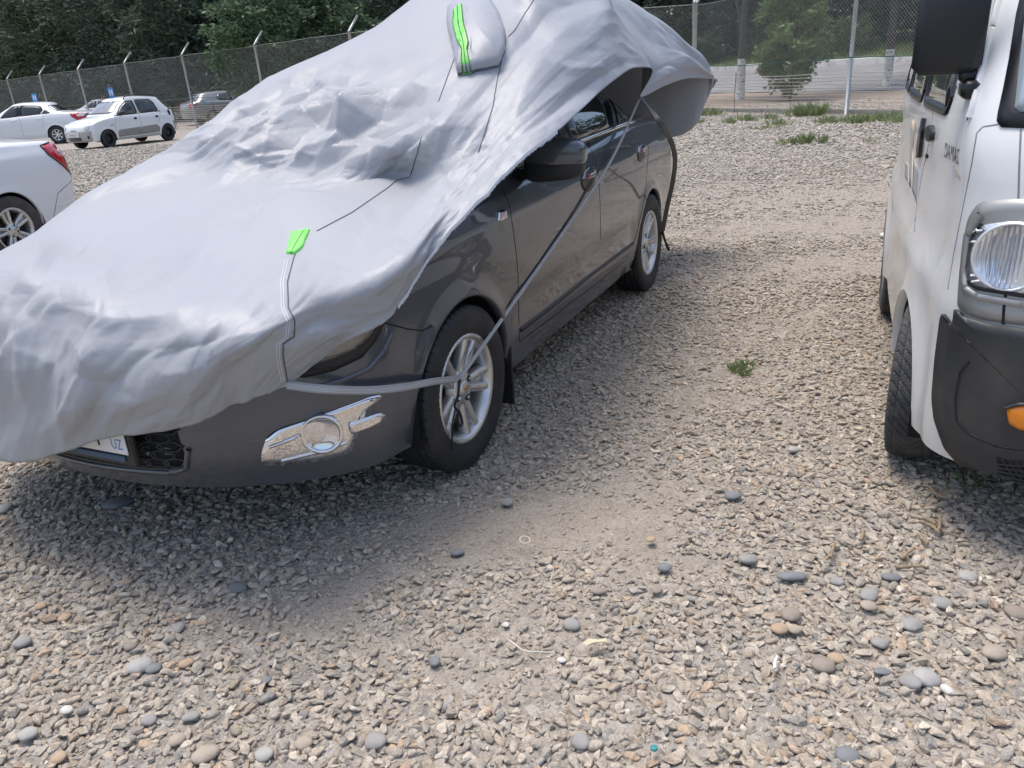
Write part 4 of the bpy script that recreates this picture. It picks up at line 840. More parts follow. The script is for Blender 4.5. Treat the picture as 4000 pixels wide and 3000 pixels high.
disp = (.030*facet((13, 10), 21, .42)+.027*facet((24, 17), 25, .45)+.012*facet((46, 32), 27, .5))*cow+(.019*facet((11, 4), 41, .5)+.012*facet((24, 9), 43, .5)+.006*facet((48, 24), 45, .5))*skirt+(.012*facet((5, 20), 51, .5)+.005*facet((9, 36), 53))*side+(.016*facet((14, 12), 61)+.008*facet((26, 20), 63))*tailm+(.024*facet((20, 18), 71)+.010*facet((40, 34), 73))*lcor+(.016*facet((12, 20), 81)+.007*facet((24, 36), 83))*hems+.005*facet((9, 7), 91)+.0055*facet((20, 14), 93)+.0013*facet((60, 42), 97, .5)
disp = disp+.014*facet((22, 5), 95)*np.exp(-((a_-4.3)/1.5)**2)*np.clip(b_-1.6, 0, 1)
X = X0+NRM*disp[..., None]
Lv = np.linalg.norm(np.diff(X, axis=0), axis=2)*(1+.5*(exc[1:]+exc[:-1])); Lu = np.linalg.norm(np.diff(X, axis=1), axis=2)*(1+.5*(exc[:, 1:]+exc[:, :-1]))
D1 = np.linalg.norm(X[1:, 1:]-X[:-1, :-1], axis=2)*(1+exc[1:, 1:]); D2 = np.linalg.norm(X[1:, :-1]-X[:-1, 1:], axis=2)*(1+exc[1:, 1:])
lim = (.035+.12*np.clip(crump, 0, 1))[..., None]
edge = np.ones((NV, NU, 1)); edge[0] = edge[-1] = .25; edge[:, 0] = .25; edge[:, -1] = .25
lim = lim*edge
def relax(A, B, L, k):
    d = B-A; n = np.linalg.norm(d, axis=-1, keepdims=True)+1e-9; c = d*(.5*k*(1-L[..., None]/n)); A += c; B -= c
for it in range(8):
    for s in (0, 1):
        relax(X[s:-1:2], X[s+1::2], Lv[s::2], .9); relax(X[:, s:-1:2], X[:, s+1::2], Lu[:, s::2], .9)
    for s in (0, 1):
        relax(X[s:-1:2, :-1], X[s+1::2, 1:], D1[s::2], .5); relax(X[s:-1:2, 1:], X[s+1::2, :-1], D2[s::2], .5)
    if it < 1:                                                # bending: pull towards the neighbours' mean
        X[1:-1] += .035*(.5*(X[:-2]+X[2:])-X[1:-1]); X[:, 1:-1] += .035*(.5*(X[:, :-2]+X[:, 2:])-X[:, 1:-1])
    X[..., 2] -= .0004
    d = X-X0; n = np.linalg.norm(d, axis=2, keepdims=True)+1e-9; X = X0+d*np.minimum(1, lim/n)
# keep it outside the car
XB_ = X.copy()
for i in range(0, NV):
    for j in range(0, NU):
        p = X[i, j]
        for t in grey.trees:
            loc, nn, idx, dist = t.find_nearest(Vector(p), .10)
            if loc is not None:
                nv_ = np.array(nn); q = np.array(loc); c = A_([-1.3, 0, .5]); 
                if np.dot(nv_, q-A_([min(max(q[0], -3), .4), 0, .55])) < 0: nv_ = -nv_
                dd = np.dot(p-q, nv_)
                if dd < .032: p = p+nv_*(.032-dd)
        X[i, j] = p
PD_ = X-XB_                                                     # spread the push so it leaves no dents
MX_ = np.linalg.norm(PD_, axis=2, keepdims=True)
for _ in range(14):
    Q_ = np.pad(PD_, ((1, 1), (1, 1), (0, 0)), mode='edge'); PD_ = .2*(Q_[1:-1, 1:-1]+Q_[2:, 1:-1]+Q_[:-2, 1:-1]+Q_[1:-1, 2:]+Q_[1:-1, :-2])
X = XB_+PD_*1.45
COVER = bpy.data.materials.new('silver_cloth'); COVER.use_nodes = True; nt = COVER.node_tree; n_ = nt.nodes; l_ = nt.links; b = n_['Principled BSDF']
b.inputs['Base Color'].default_value = (.43, .443, .47, 1); b.inputs['Roughness'].default_value = .42; b.inputs['Specular IOR Level'].default_value = .45; b.inputs['Metallic'].default_value = .0
tc = n_.new('ShaderNodeTexCoord')
def nz(scale, det, rough=.5, dist=0):
    t = n_.new('ShaderNodeTexNoise'); t.inputs['Scale'].default_value = scale; t.inputs['Detail'].default_value = det; t.inputs['Roughness'].default_value = rough; t.inputs['Distortion'].default_value = dist
    l_.new(tc.outputs['Object'], t.inputs['Vector']); return t
def crease(scale, seed):
    mp = n_.new('ShaderNodeMapping'); mp.inputs['Location'].default_value = (seed, seed*.7, seed*.3); l_.new(tc.outputs['Object'], mp.inputs[0])
    w = n_.new('ShaderNodeTexNoise'); w.inputs['Scale'].default_value = scale*.6; w.inputs['Detail'].default_value = 2; l_.new(mp.outputs[0], w.inputs['Vector'])
    ad = n_.new('ShaderNodeVectorMath'); ad.operation = 'MULTIPLY_ADD'; ad.inputs[1].default_value = (.35, .35, .35); l_.new(w.outputs['Color'], ad.inputs[0]); l_.new(mp.outputs[0], ad.inputs[2])
    vo = n_.new('ShaderNodeTexVoronoi'); vo.feature = 'DISTANCE_TO_EDGE'; vo.inputs['Scale'].default_value = scale; l_.new(ad.outputs[0], vo.inputs['Vector'])
    mr = n_.new('ShaderNodeMapRange'); mr.interpolation_type = 'SMOOTHSTEP'; mr.inputs[1].default_value = 0; mr.inputs[2].default_value = .10; l_.new(vo.outputs['Distance'], mr.inputs[0]); return mr
hs = nz(34, 5, .62, .6); c1 = crease(9, 3.1); c2 = crease(23, 8.4); mk_ = nz(2.3, 3)
def math_(op, a, b2):
    m = n_.new('ShaderNodeMath'); m.operation = op
    for i, q in enumerate((a, b2)):
        if isinstance(q, (int, float)): m.inputs[i].default_value = q
        else: l_.new(q, m.inputs[i])
    return m.outputs[0]
msk = n_.new('ShaderNodeMapRange'); msk.inputs[1].default_value = .42; msk.inputs[2].default_value = .68; l_.new(mk_.outputs[0], msk.inputs[0])
hgt = math_('ADD', math_('MULTIPLY', math_('ADD', math_('MULTIPLY', c1.outputs[0], .8), math_('MULTIPLY', c2.outputs[0], .35)), math_('MULTIPLY', msk.outputs[0], .26)), math_('MULTIPLY', hs.outputs[0], .42))
bp = n_.new('ShaderNodeBump'); bp.inputs['Strength'].default_value = .55; bp.inputs['Distance'].default_value = .0065; l_.new(hgt, bp.inputs['Height']); l_.new(bp.outputs[0], b.inputs['Normal'])
out_ = n_['Material Output']; tr_ = n_.new('ShaderNodeBsdfTranslucent'); tr_.inputs[0].default_value = (.42, .44, .47, 1); l_.new(bp.outputs[0], tr_.inputs['Normal']); ms_ = n_.new('ShaderNodeMixShader'); ms_.inputs[0].default_value = .16; l_.new(b.outputs[0], ms_.inputs[1]); l_.new(tr_.outputs[0], ms_.inputs[2]); l_.new(ms_.outputs[0], out_.inputs[0])
cover = empty('car_cover', (FG.x, FG.y, 0), FG.yaw, 'silver grey fabric cover blown half off the dark grey saloon', 'car cover')
cl = mk('fabric', X.reshape(-1, 3), grid_faces(NV, NU, flip=True), COVER, cover)
md = cl.modifiers.new('solid', 'SOLIDIFY'); md.thickness = .0022; md.offset = 0


# things sewn to the cloth
class Surf(Vehicle):
    def __init__(s, frame, trees, root): s.fr = frame; s.trees = trees; s.root = root
SF = [tuple(f) for f in grid_faces(NV, NU, flip=True)]
cs = Surf(FG, [BVHTree.FromPolygons([tuple(p) for p in X.reshape(-1, 3)], SF)], cover)
SEAM = M('seam_dark', (.10, .105, .115), .6); THREAD = M('thread', (.62, .64, .68), .7); NEON = M('reflective_green', (.20, .78, .12), .42, var=(40, (.28, .85, .18), .4, .7))
for ln in ([(1123, 1494), (1105, 1392), (1105, 1344), (1147, 1314), (1150, 1253), (1126, 1205), (1123, 1103), (1147, 1012), (1153, 994)], [(1238, 904), (1376, 831), (1437, 789), (1515, 735), (1551, 705), (1602, 693), (1611, 663), (1648, 536)],
           [(1714, 398), (1745, 310), (1777, 226)], [(1958, 240), (1940, 330), (1925, 420), (1905, 480), (1868, 597)], [(2085, 0), (2050, 55), (2010, 120), (1985, 145)]):
    cs.ribbon('seam_piping', ln, .0042, SEAM, None, .003, n=140)
for dx in (-16, -26): cs.ribbon('stitching', [(1123+dx, 1488), (1105+dx, 1392), (1105+dx, 1344), (1140+dx, 1314), (1146+dx, 1253), (1126+dx, 1205), (1123+dx, 1103), (1143+dx, 1012)], .0022, THREAD, None, .003, n=90)
gp = cs.patch('reflective_patch', [(1119, 992), (1143, 908), (1166, 911), (1172, 905), (1210, 900), (1204, 915), (1190, 945), (1186, 962), (1172, 978), (1150, 994)], NEON, None, .008, 3, 50, skirt=.002)
cs.ribbon('patch_seam', [(1190, 905), (1165, 945), (1148, 975), (1138, 994)], .004, M('green_seam', (.10, .4, .08), .6), None, .0095, parent=gp)
pout = [(1757, 50), (1780, 22), (1812, 5), (1870, -2), (1922, 20), (1955, 80), (1973, 150), (1970, 205), (1945, 262), (1900, 274), (1862, 280), (1836, 290), (1790, 296), (1782, 250), (1778, 192), (1765, 160), (1752, 110)]
pk = cs.patch('mirror_pocket', pout, COVER, None, .03, 8, 80, skirt=.01, dome=.055)
pt = Surf(FG, [BVHTree.FromPolygons([v_.co[:] for v_ in pk.data.vertices], [tuple(p_.vertices) for p_ in pk.data.polygons])], cover)
pt.patch('reflective_stripe', [(1773, 40), (1803, 14), (1812, 90), (1831, 165), (1825, 195), (1834, 240), (1840, 284), (1808, 287), (1803, 225), (1806, 195), (1784, 152), (1771, 95)], NEON, None, .005, 3, 70, parent=pk, skirt=.002)
for ln in ([(1788, 26), (1793, 95), (1810, 160), (1814, 195), (1819, 240), (1824, 284)], [(1775, 42), (1773, 95), (1786, 152), (1806, 195), (1804, 225), (1809, 284)], [(1803, 18), (1811, 90), (1830, 165), (1824, 195), (1833, 240), (1838, 280)]):
    pt.ribbon('stripe_seam', ln, .004, M('stripe_dark', (.07, .16, .06), .6), None, .007, parent=pk, n=60)
cs.ribbon('pocket_seam', pout[1:13], .006, SEAM, None, .012, n=70)
# turned-under hem along the lifted left side, with its frayed elastic edge
i0, i1 = int(NV*3.2/18), int(NV*9.2/18); hem = X[i0:i1, 0]; k = len(hem); fz = noise2(k, 2, (60, 1), 11)[:, 0]*.006; fade = np.minimum(1, np.linspace(0, 6, k))*np.minimum(1, np.linspace(5, 0, k))
rowsH = [hem+A_([0, -.002, -.001]), hem+np.stack([0*fz, -.035*fade+fz, -.030*fade], 1), hem+np.stack([0*fz, -.075*fade, -.065*fade+fz], 1)]
mk('turned_hem', np.stack(rowsH, 1).reshape(-1, 3), grid_faces(k, 3), COVER, cover)
fr_ = np.random.default_rng(3); tt = np.linspace(0, k-1, 330); hp_ = np.stack([np.interp(tt, np.arange(k), hem[:, c]) for c in range(3)], 1)
jag = np.where(np.arange(330) % 2, 1, .25)*(.004+.007*fr_.random(330)); m_ = np.stack([hp_+A_([0, .004, .006]), hp_+A_([0, .006, 0])-np.stack([0*jag, 0*jag, jag], 1)], 1)
mk('frayed_edge', m_.reshape(-1, 3), grid_faces(330, 2), THREAD, cover, False)
# straps
STRAP = M('strap_webbing', (.33, .34, .365), .6, bump=(300, .2, .001)); STRAPD = M('strap_dark', (.10, .095, .09), .6)
def strap(name, pts, width, mat, nrm, n=40, lines=True):
    P = catmull(pts, n); T = np.gradient(P, axis=0); T /= np.linalg.norm(T, axis=1)[:, None]; N = np.broadcast_to(A_(nrm), P.shape); B = np.cross(T, N); B /= np.linalg.norm(B, axis=1)[:, None]; N = np.cross(B, T)
    V = np.stack([P-B*width/2, P-B*width*.3+N*.001, P+B*width*.3+N*.001, P+B*width/2, P+B*width/2-N*.0015, P-B*width/2-N*.0015], 1).reshape(-1, 3)
    o = mk(name, V, grid_faces(n, 6, cv=True), mat, cover)
    if lines:
        for q in (-.16, .02, .2): 
            L = P+B*width*q+N*.0015; V = np.stack([L-B*.0009, L+B*.0009], 1).reshape(-1, 3); mk('strap_stitching', V, grid_faces(n, 2), THREAD, o)
    return o
kn = X[int(NV*14/18), 0]; hub = P_(1795, 1480, 1, .862)
st0 = X[0, 0]
sp = [st0+A_([.0, .0, .005])] + [q+A_([0, .012, 0]) for q in (P_(1260, 1520, 0, .74), P_(1420, 1524, 0, .60), P_(1560, 1512, 0, .47))] + [P_(1700, 1490, 1, .885), hub]
strap('strap', sp, .027, STRAP, (.7, .7, 0))
mid = .5*(hub+kn); strap('strap', [hub, hub*.66+kn*.34+A_([0, .03, -.015]), hub*.33+kn*.67+A_([0, .05, -.02]), kn], .021, STRAP, (.25, 1, 0))
rw = P_(2588, 905, 1, .875)
strap('strap', [kn, P_(2565, 460, 1, 1.03), P_(2618, 545, 1, 1.06), P_(2637, 620, 1, 1.06), P_(2628, 710, 1, 1.0), P_(2604, 820, 1, .93), rw], .03, STRAPD, (.9, .45, 0), lines=False)
m = MB(); m.tube(catmull([hub, P_(1788, 1550, 1, .866), P_(1776, 1588, 1, .866), P_(1795, 1612, 1, .868), P_(1806, 1650, 1, .868), P_(1800, 1664, 1, .868), P_(1790, 1655, 1, .868), P_(1788, 1620, 1, .868)], 40), .005, 6); m.obj('strap_hook', SATIN, cover)
m = MB(); m.tube(catmull([P_(1780, 1590, 1, .866), P_(1768, 1650, 1, .866), P_(1766, 1700, 1, .86), P_(1768, 1760, 1, .86)], 20), .0035, 5); m.obj('elastic_cord', SATIN, cover)
m = MB(); m.tube(catmull([rw, P_(2596, 935, 1, .875), P_(2606, 960, 1, .875), P_(2612, 975, 1, .875)], 14), [.009]*8+[.012]*6, 6); m.obj('strap_hook', SATIN, cover)
# ------------------------------------------------------------------ beyond the lot: road, verge, fence, trees
FP0 = np.array([8.56, 20.04]); FT_ = np.array([-.44, .9]); FT_ = FT_/np.linalg.norm(FT_); FN = np.array([FT_[1], -FT_[0]])   # right fence line and its outward normal
def strip(name, rows, mat, s0=-40, s1=60, ns=60, kind='structure', wob=0):
    """sheet along the road: rows of (distance beyond the fence, z)"""
    V = []; r_ = np.random.default_rng(4)
    for s in np.linspace(s0, s1, ns):
        for d, z in rows:
            p = FP0+FT_*s+FN*(d+(r_.normal(0, wob) if wob else 0)); V.append((p[0], p[1], z+(r_.normal(0, wob*.4) if wob else 0)))
    o = mk(name, V, grid_faces(ns, len(rows)), mat); tag(o, kind=kind); return o
ASPH = M('asphalt', (.20, .20, .21), .85, var=(1.2, (.26, .255, .25), .4, .7), bump=(120, .3, .003))
SOIL = M('soil', (.26, .20, .15), .95, var=(6, (.36, .29, .22), .4, .7), bump=(30, .6, .02))
VERGE = M('verge_soil', (.075, .105, .04), .95, var=(5, (.16, .14, .075), .45, .7), bump=(40, .6, .03))
CONC = M('concrete', (.46, .43, .38), .9, var=(5, (.36, .33, .29), .4, .7), bump=(60, .4, .004))
KERB = M('kerb_whitewash', (.80, .78, .73), .85, var=(4, (.42, .38, .33), .5, .75))
strip('dirt_bank', [(.7, -.02), (2.5, .004), (5.5, .02), (8.2, .05), (9.25, .03)], SOIL, wob=.02)
strip('road', [(9.2, .055), (12, .40), (15.6, .86)], ASPH)
V = []; ns = 26
kr = empty('kerb', (0, 0, 0)); tag(kr, 'whitewashed concrete kerb along the far side of the road', 'kerb')
for i in range(ns):
    a = FP0+FT_*(-26+i*3.0)+FN*15.7; m = MB(); ang = math.atan2(FT_[1], FT_[0]); rot = np.array(Matrix.Rotation(ang, 3, 'Z')); m.bbox((a[0], a[1], .90), (2.97, .24, .44), .02, rot); m.obj('kerb_stone', KERB, kr, False)
strip('verge', [(15.8, .90), (17, 1.1), (20, 1.5), (26, 2.3), (60, 5.5)], VERGE, wob=.06)
cst = empty('concrete_edging', (0, 0, 0)); tag(cst, 'low pale concrete edging at the foot of the right fence', 'edging')
for i in range(12):
    a = FP0+FT_*(-6+i*2.0)+FN*.22; m = MB(); m.bbox((a[0], a[1], .03), (1.985, .16, .14), .015, rot); m.obj('edging_block', CONC, cst, False)
WIREB = M('zinc_wire', (.47, .48, .46), .5, .2)
# --- chain link fences
def post_mesh(Hf, arm=True):
    m = MB(); m.tube([(0, 0, -.1), (0, 0, Hf)], .048, 12)
    return m
def fence_run(name, pts, Hf, label, out, cell=.088, lower=True, lean=(0, 0), wire=.0034):
    root = empty(name, (pts[0][0], pts[0][1], 0), 0, label, 'fence'); o0 = np.array(pts[0])
    rel = [np.array(p)-o0 for p in pts]
    for p in rel:
        P3 = np.array([[p[0], p[1], -.1], [p[0]+lean[0]*.5*Hf, p[1], Hf*.5], [p[0]+lean[0]*Hf, p[1], Hf]]); m = MB(); m.tube(P3, .048, 12); po = m.obj('post', GALV, root)
        b0 = P3[-1]; m = MB(); m.tube([b0-[0, 0, .02], b0+np.array([out[0]*.42, out[1]*.42, .46])], .040, 10); m.obj('post_arm', GALV, po)
    for a, b in zip(rel[:-1], rel[1:]):
        L = np.linalg.norm(b-a); e = (b-a)/L; m = MB(); h = Hf-.12; w = wire; bot = .06
        P3 = lambda s, z, off: np.array([a[0]+e[0]*s+e[1]*off+lean[0]*z, a[1]+e[1]*s-e[0]*off, z])
        for sg in (1, -1):
            k = -h/cell*1.0
            for i in range(int(-h/cell)-1, int(L/cell)+2):
                s0 = i*cell if sg > 0 else i*cell+h; s1 = s0+sg*h; z0, z1 = bot, bot+h
                # clip to 0..L
                def at(s): return z0+(z1-z0)*(s-s0)/(s1-s0)
                sa, sb = max(min(s0, s1), 0), min(max(s0, s1), L)
                if sb-sa < .02: continue
                q0, q1 = P3(sa, at(sa), sg*.002), P3(sb, at(sb), sg*.002); d = np.array([e[1], -e[0], 0])*w*.5; u = np.array([e[0], e[1], 0])*w*.7
                m.add([q0-u, q0+d, q0+u, q1-u, q1+d, q1+u], [(0, 1, 4, 3), (1, 2, 5, 4), (2, 0, 3, 5)])
        o = m.obj('chain_link_mesh', WIREB, root, False); o['kind'] = 'stuff'
        m = MB(); m.tube([P3(t, bot+h+.012*math.sin(t*2.1), 0) for t in np.linspace(0, L, 9)], .006, 5, False); m.obj('top_wire', WIRE, root)
        if lower:
            m = MB()
            for r_ in range(11): m.tube([P3(t, .10+r_*.082+.010*math.sin(t*3+r_*1.7), .06) for t in np.linspace(0, L, 12)], .0085, 4, False)
            o = m.obj('lower_strands', M('pale_wire', (.52, .47, .39), .7), root); o['kind'] = 'stuff'
            m = MB(); m.tube([P3(t, 1.28-.05*math.sin(math.pi*t/L), -.05) for t in np.linspace(0, L, 14)], .014, 6, False); m.obj('cable', GREENW, root)
            for s in (L*.33, L*.7):
                m = MB(); m.tube([P3(s, -.05, .07), P3(s+.02, .5, .07), P3(s-.01, 1.05, .07)], .012, 5); m.obj('rebar_stake', M('rust', (.10, .06, .045), .8), root)
    return root
SPAN = 5.7
rightp = [tuple(FP0+FT_*SPAN*k) for k in (-3, -2, -1, 0, 1)]
fence_run('chain_link_fence', rightp, 3.0, 'tall chain link fence with green cable, between the gravel and the road', FN, wire=.0046)
lp = [tuple(np.array([-8.8, 32.4])+np.array([-4.3, 4.22])*k) for k in (7, 6, 5, 4, 3, 2, 1, 0)]+[(-4.5, 28.1), tuple(FP0+FT_*SPAN)]
fence_run('chain_link_fence', lp, 3.02, 'long chain link fence with bent post tops, behind the white parked cars', (.70, .72), lean=(-.02, 0), wire=.0030)

# --- vegetation
def leaf_mat(name, c1, c2):
    m = bpy.data.materials.new(name); m.use_nodes = True; nt = m.node_tree; L = nt.links; n = nt.nodes; n.clear(); out = n.new('ShaderNodeOutputMaterial')
    at = n.new('ShaderNodeAttribute'); at.attribute_name = 'tint'; mx = n.new('ShaderNodeMix'); mx.data_type = 'RGBA'; mx.inputs[6].default_value = (*c1, 1); mx.inputs[7].default_value = (*c2, 1); L.new(at.outputs['Fac'], mx.inputs[0])
    d = n.new('ShaderNodeBsdfPrincipled'); d.inputs['Roughness'].default_value = .5; d.inputs['Specular IOR Level'].default_value = .35; L.new(mx.outputs[2], d.inputs['Base Color'])
    t = n.new('ShaderNodeBsdfTranslucent'); L.new(mx.outputs[2], t.inputs['Color']); ms = n.new('ShaderNodeMixShader'); ms.inputs[0].default_value = .25; L.new(d.outputs[0], ms.inputs[1]); L.new(t.outputs[0], ms.inputs[2]); L.new(ms.outputs[0], out.inputs[0])
    return m
LF = dict(ever=leaf_mat('leaf_evergreen', (.065, .095, .080), (.14, .19, .115)), pine=leaf_mat('leaf_olive', (.072, .102, .078), (.15, .195, .12)), broad=leaf_mat('leaf_broad', (.045, .085, .030), (.16, .22, .085)), bush=leaf_mat('leaf_bush', (.060, .11, .060), (.17, .25, .125)), dark=leaf_mat('leaf_dark', (.042, .068, .054), (.10, .145, .085)), grass=leaf_mat('grass_blade', (.11, .18, .055), (.28, .34, .14)), sap=leaf_mat('leaf_sapling', (.10, .16, .05), (.27, .34, .13)), tuft=leaf_mat('tuft_blade', (.13, .20, .075), (.34, .38, .19)))
BARK = M('bark', (.075, .055, .042), .9, var=(9, (.12, .10, .08), .4, .7), bump=(26, .8, .03))
BARKW = M('bark_whitewash', (.74, .71, .65), .9, var=(9, (.22, .18, .14), .5, .72), bump=(30, .8, .03))
def crown_mesh(centres, nleaf, size, seed, elong=1.8, droop=0.0, clump=.55):
    r_ = np.random.default_rng(seed); C = np.asarray(centres); k = len(C); i = r_.integers(0, k, nleaf); sc = C[i, 3:4]
    off = r_.normal(size=(nleaf, 3)); off /= np.linalg.norm(off, axis=1)[:, None]+1e-9; off *= (r_.random((nleaf, 1))**.45)*sc; off[:, 2] *= .75
    P = C[i, :3]+off; d = r_.normal(size=(nleaf, 3)); d[:, 2] = d[:, 2]*.5-droop; d /= np.linalg.norm(d, axis=1)[:, None]; up = r_.normal(size=(nleaf, 3)); up[:, 2] += .8
    s = np.cross(d, up); s /= np.linalg.norm(s, axis=1)[:, None]+1e-9; sz = size*r_.uniform(.6, 1.35, (nleaf, 1))
    V = np.stack([P, P+d*sz*.5*elong+s*sz*.34, P+d*sz*elong, P+d*sz*.5*elong-s*sz*.34], 1).reshape(-1, 3)
    tint = np.clip(r_.normal(.35, .22, nleaf)+.25*(r_.random(k)[i]-.5), 0, 1)
    return V, tint
def crown_obj(name, V, tint, mat, parent):
    n = len(V)//4; me = bpy.data.meshes.new(name); me.vertices.add(len(V)); me.vertices.foreach_set('co', V.ravel().astype(np.float32)); me.loops.add(4*n); me.loops.foreach_set('vertex_index', np.arange(4*n, dtype=np.int32)); me.polygons.add(n); me.polygons.foreach_set('loop_start', np.arange(0, 4*n, 4, dtype=np.int32))
    me.materials.append(mat); me.update(calc_edges=True); a = me.attributes.new('tint', 'FLOAT', 'POINT'); a.data.foreach_set('value', np.repeat(tint, 4).astype(np.float32)); o = bpy.data.objects.new(name, me); COL.objects.link(o); o.parent = parent; return o
def tree(name, loc, H, rad, zb, mat, label, seed, nleaf=9000, size=.15, trunk_r=.16, white=False, group=None, elong=1.8, shape='oval', nb=9, droop=0, cat='tree'):
    r_ = np.random.default_rng(seed); root = empty(name, tuple(loc), r_.uniform(0, 6), label, cat, group); top = H*.82
    n = 12; bend = r_.normal(0, .12, 2); pts = [(bend[0]*t*t*H*.3, bend[1]*t*t*H*.3, -.1+t*(top+.1)) for t in np.linspace(0, 1, n)]; rr = np.linspace(trunk_r, trunk_r*.25, n)
    if white:
        V, F = tube(pts, rr, 10); me = mk('trunk', V, F, [BARK, BARKW], root); z = np.array([p.center[2] for p in me.data.polygons]); me.data.polygons.foreach_set('material_index', (z < 1.25).astype(np.int32))
        V, F = tube([(0, 0, -.1), (0, 0, 1.2)], .001, 3)
    else: V, F = tube(pts, rr, 8); me = mk('trunk', V, F, BARK, root)
    cen = []
    for b_ in range(nb):
        t = r_.uniform(.22, .95); a = r_.uniform(0, 6.28); i = int(t*(n-1)); p = np.array(pts[i]); z1 = zb+(H-zb)*r_.uniform(.1, .95); rel = (z1-zb)/(H-zb)
        if shape == 'cone': rr_ = rad*(1-rel*.85)
        else: rr_ = rad*math.sqrt(max(.08, 1-(2*rel-1)**2*.85))
        q = np.array([math.cos(a)*rr_*r_.uniform(.45, .9), math.sin(a)*rr_*r_.uniform(.45, .9), z1]); mid = p*.5+q*.5+[0, 0, -.1*rad]
        V, F = tube([p, mid, q], [trunk_r*.35, trunk_r*.22, trunk_r*.08], 6); mk('limb', V, F, BARK, root)
    ncl = int(nleaf/70)
    while len(cen) < ncl:
        u = r_.uniform(-1, 1, 3); rel = (u[2]+1)/2
        rr_ = (1-rel*.9) if shape == 'cone' else math.sqrt(max(.05, 1-u[2]**2*.9))
        q = math.hypot(u[0], u[1])
        if q > rr_ or q < rr_*.25*r_.random(): continue
        cen.append((u[0]*rad, u[1]*rad, zb+(H-zb)*rel, rad*r_.uniform(.13, .26)))
    V, tint = crown_mesh(cen, nleaf, size, seed+1, elong, droop); crown_obj('crown', V, tint, mat, root); return root
def at_px(u, D): d = ray(u, 300); k = D/math.hypot(d[0], d[1]); return np.array([d[0]*k, d[1]*k])
rs = np.random.default_rng(8)
fd = lambda u: float(np.interp(u, [-300, 30, 172, 331, 517, 743, 1002, 1500], [72, 61, 55, 49, 43, 39.7, 33.5, 29]))
TL = [  # photo x, distance, height, radius, crown base, kind, label
 (-230, 80, 16, 5.5, .6, 'pine', 'olive green loose tree at the far end of the long fence'), (80, 72, 15, 4.8, 1.2, 'broad', 'pale broadleaf tree with bare twigs, overhanging the long fence'),
 (310, 66, 15, 5.0, .8, 'pine', 'olive feathery tree with leaning bare trunk behind the long fence'), (530, 59, 15, 4.8, .6, 'ever', 'dark dense evergreen behind the long fence, above the small hatchback'),
 (740, 54, 13, 4.0, .6, 'pine', 'grey green feathery conifer behind the long fence'), (930, 52, 12, 3.6, 1.0, 'ever', 'dark evergreen rising behind the bright leafy tree'),
 (1250, 52, 12, 4.0, 1.0, 'ever', 'dark tall evergreen directly behind the roof of the covered car'), (1600, 48, 12, 4.2, .8, 'dark', 'dark thick tree beyond the raised cover'), (1950, 50, 12, 4.4, .8, 'dark', 'broad dark tree hidden mostly by the cover peak')]
kinds = dict(pine=dict(size=.15, elong=3.2, nleaf=15000, droop=.2), broad=dict(size=.22, elong=1.3, nleaf=9000), ever=dict(size=.16, elong=1.8, nleaf=17000), dark=dict(size=.17, elong=1.7, nleaf=15000))
for i, (u, D, H, rad, zb, k, lab) in enumerate(TL):
    p = at_px(u, D); tree(dict(pine='feathery_tree', broad='broadleaf_tree', ever='evergreen_tree', dark='dark_tree')[k], (p[0], p[1], 0), H, rad, zb, LF[k], lab, 40+i, group='trees behind the long fence', trunk_r=.2, **kinds[k])
for i in range(10):
    uu = -330+i*235; p = at_px(uu, fd(uu)+34+rs.uniform(-2, 4)); tree('backdrop_tree', (p[0], p[1], 0), rs.uniform(16, 19), rs.uniform(6.5, 8), -.3, LF['dark' if i % 2 else 'ever'], ('tall ' if i % 2 else 'broad ')+'dark tree at the back of the belt, seen through gaps '+('beyond the small hatchback' if uu < 700 else 'beyond the covered car'), 230+i, nleaf=15000, size=.34, trunk_r=.25, group='dark trees at the back of the belt')
p = at_px(1090, 36.5); tree('leafy_tree', (p[0], p[1], 0), 6.2, 2.5, .6, LF['bush'], 'bright green leafy tree spilling over the long fence', 70, nleaf=17000, size=.13, elong=1.7, trunk_r=.12)
p = at_px(1330, 37.5); tree('leafy_tree', (p[0], p[1], 0), 5.6, 1.8, .6, LF['bush'], 'smaller leafy green tree beside the peak of the cover', 71, nleaf=9000, size=.13, elong=1.7, trunk_r=.1)
for i in range(14):                                             # thicket under the trees
    uu = -190+i*125+rs.uniform(-30, 30); p = at_px(uu, fd(uu)+(rs.uniform(14, 18) if uu < 1000 else rs.uniform(5, 9))); tree('shrub', (p[0], p[1], 0), rs.uniform(2.2, 3.8), rs.uniform(2.0, 3.0), .05, LF['pine' if i % 3 else 'ever'], 'scrubby undergrowth shrub behind the long fence, '+('beyond the white saloon with the roof sign' if uu < 180 else 'beyond the small hatchback' if uu < 600 else 'beyond the silver hatchback' if uu < 950 else 'beyond the covered car'), 90+i, nleaf=5000, size=.14, trunk_r=.05, nb=4, group='undergrowth shrubs', cat='shrub')
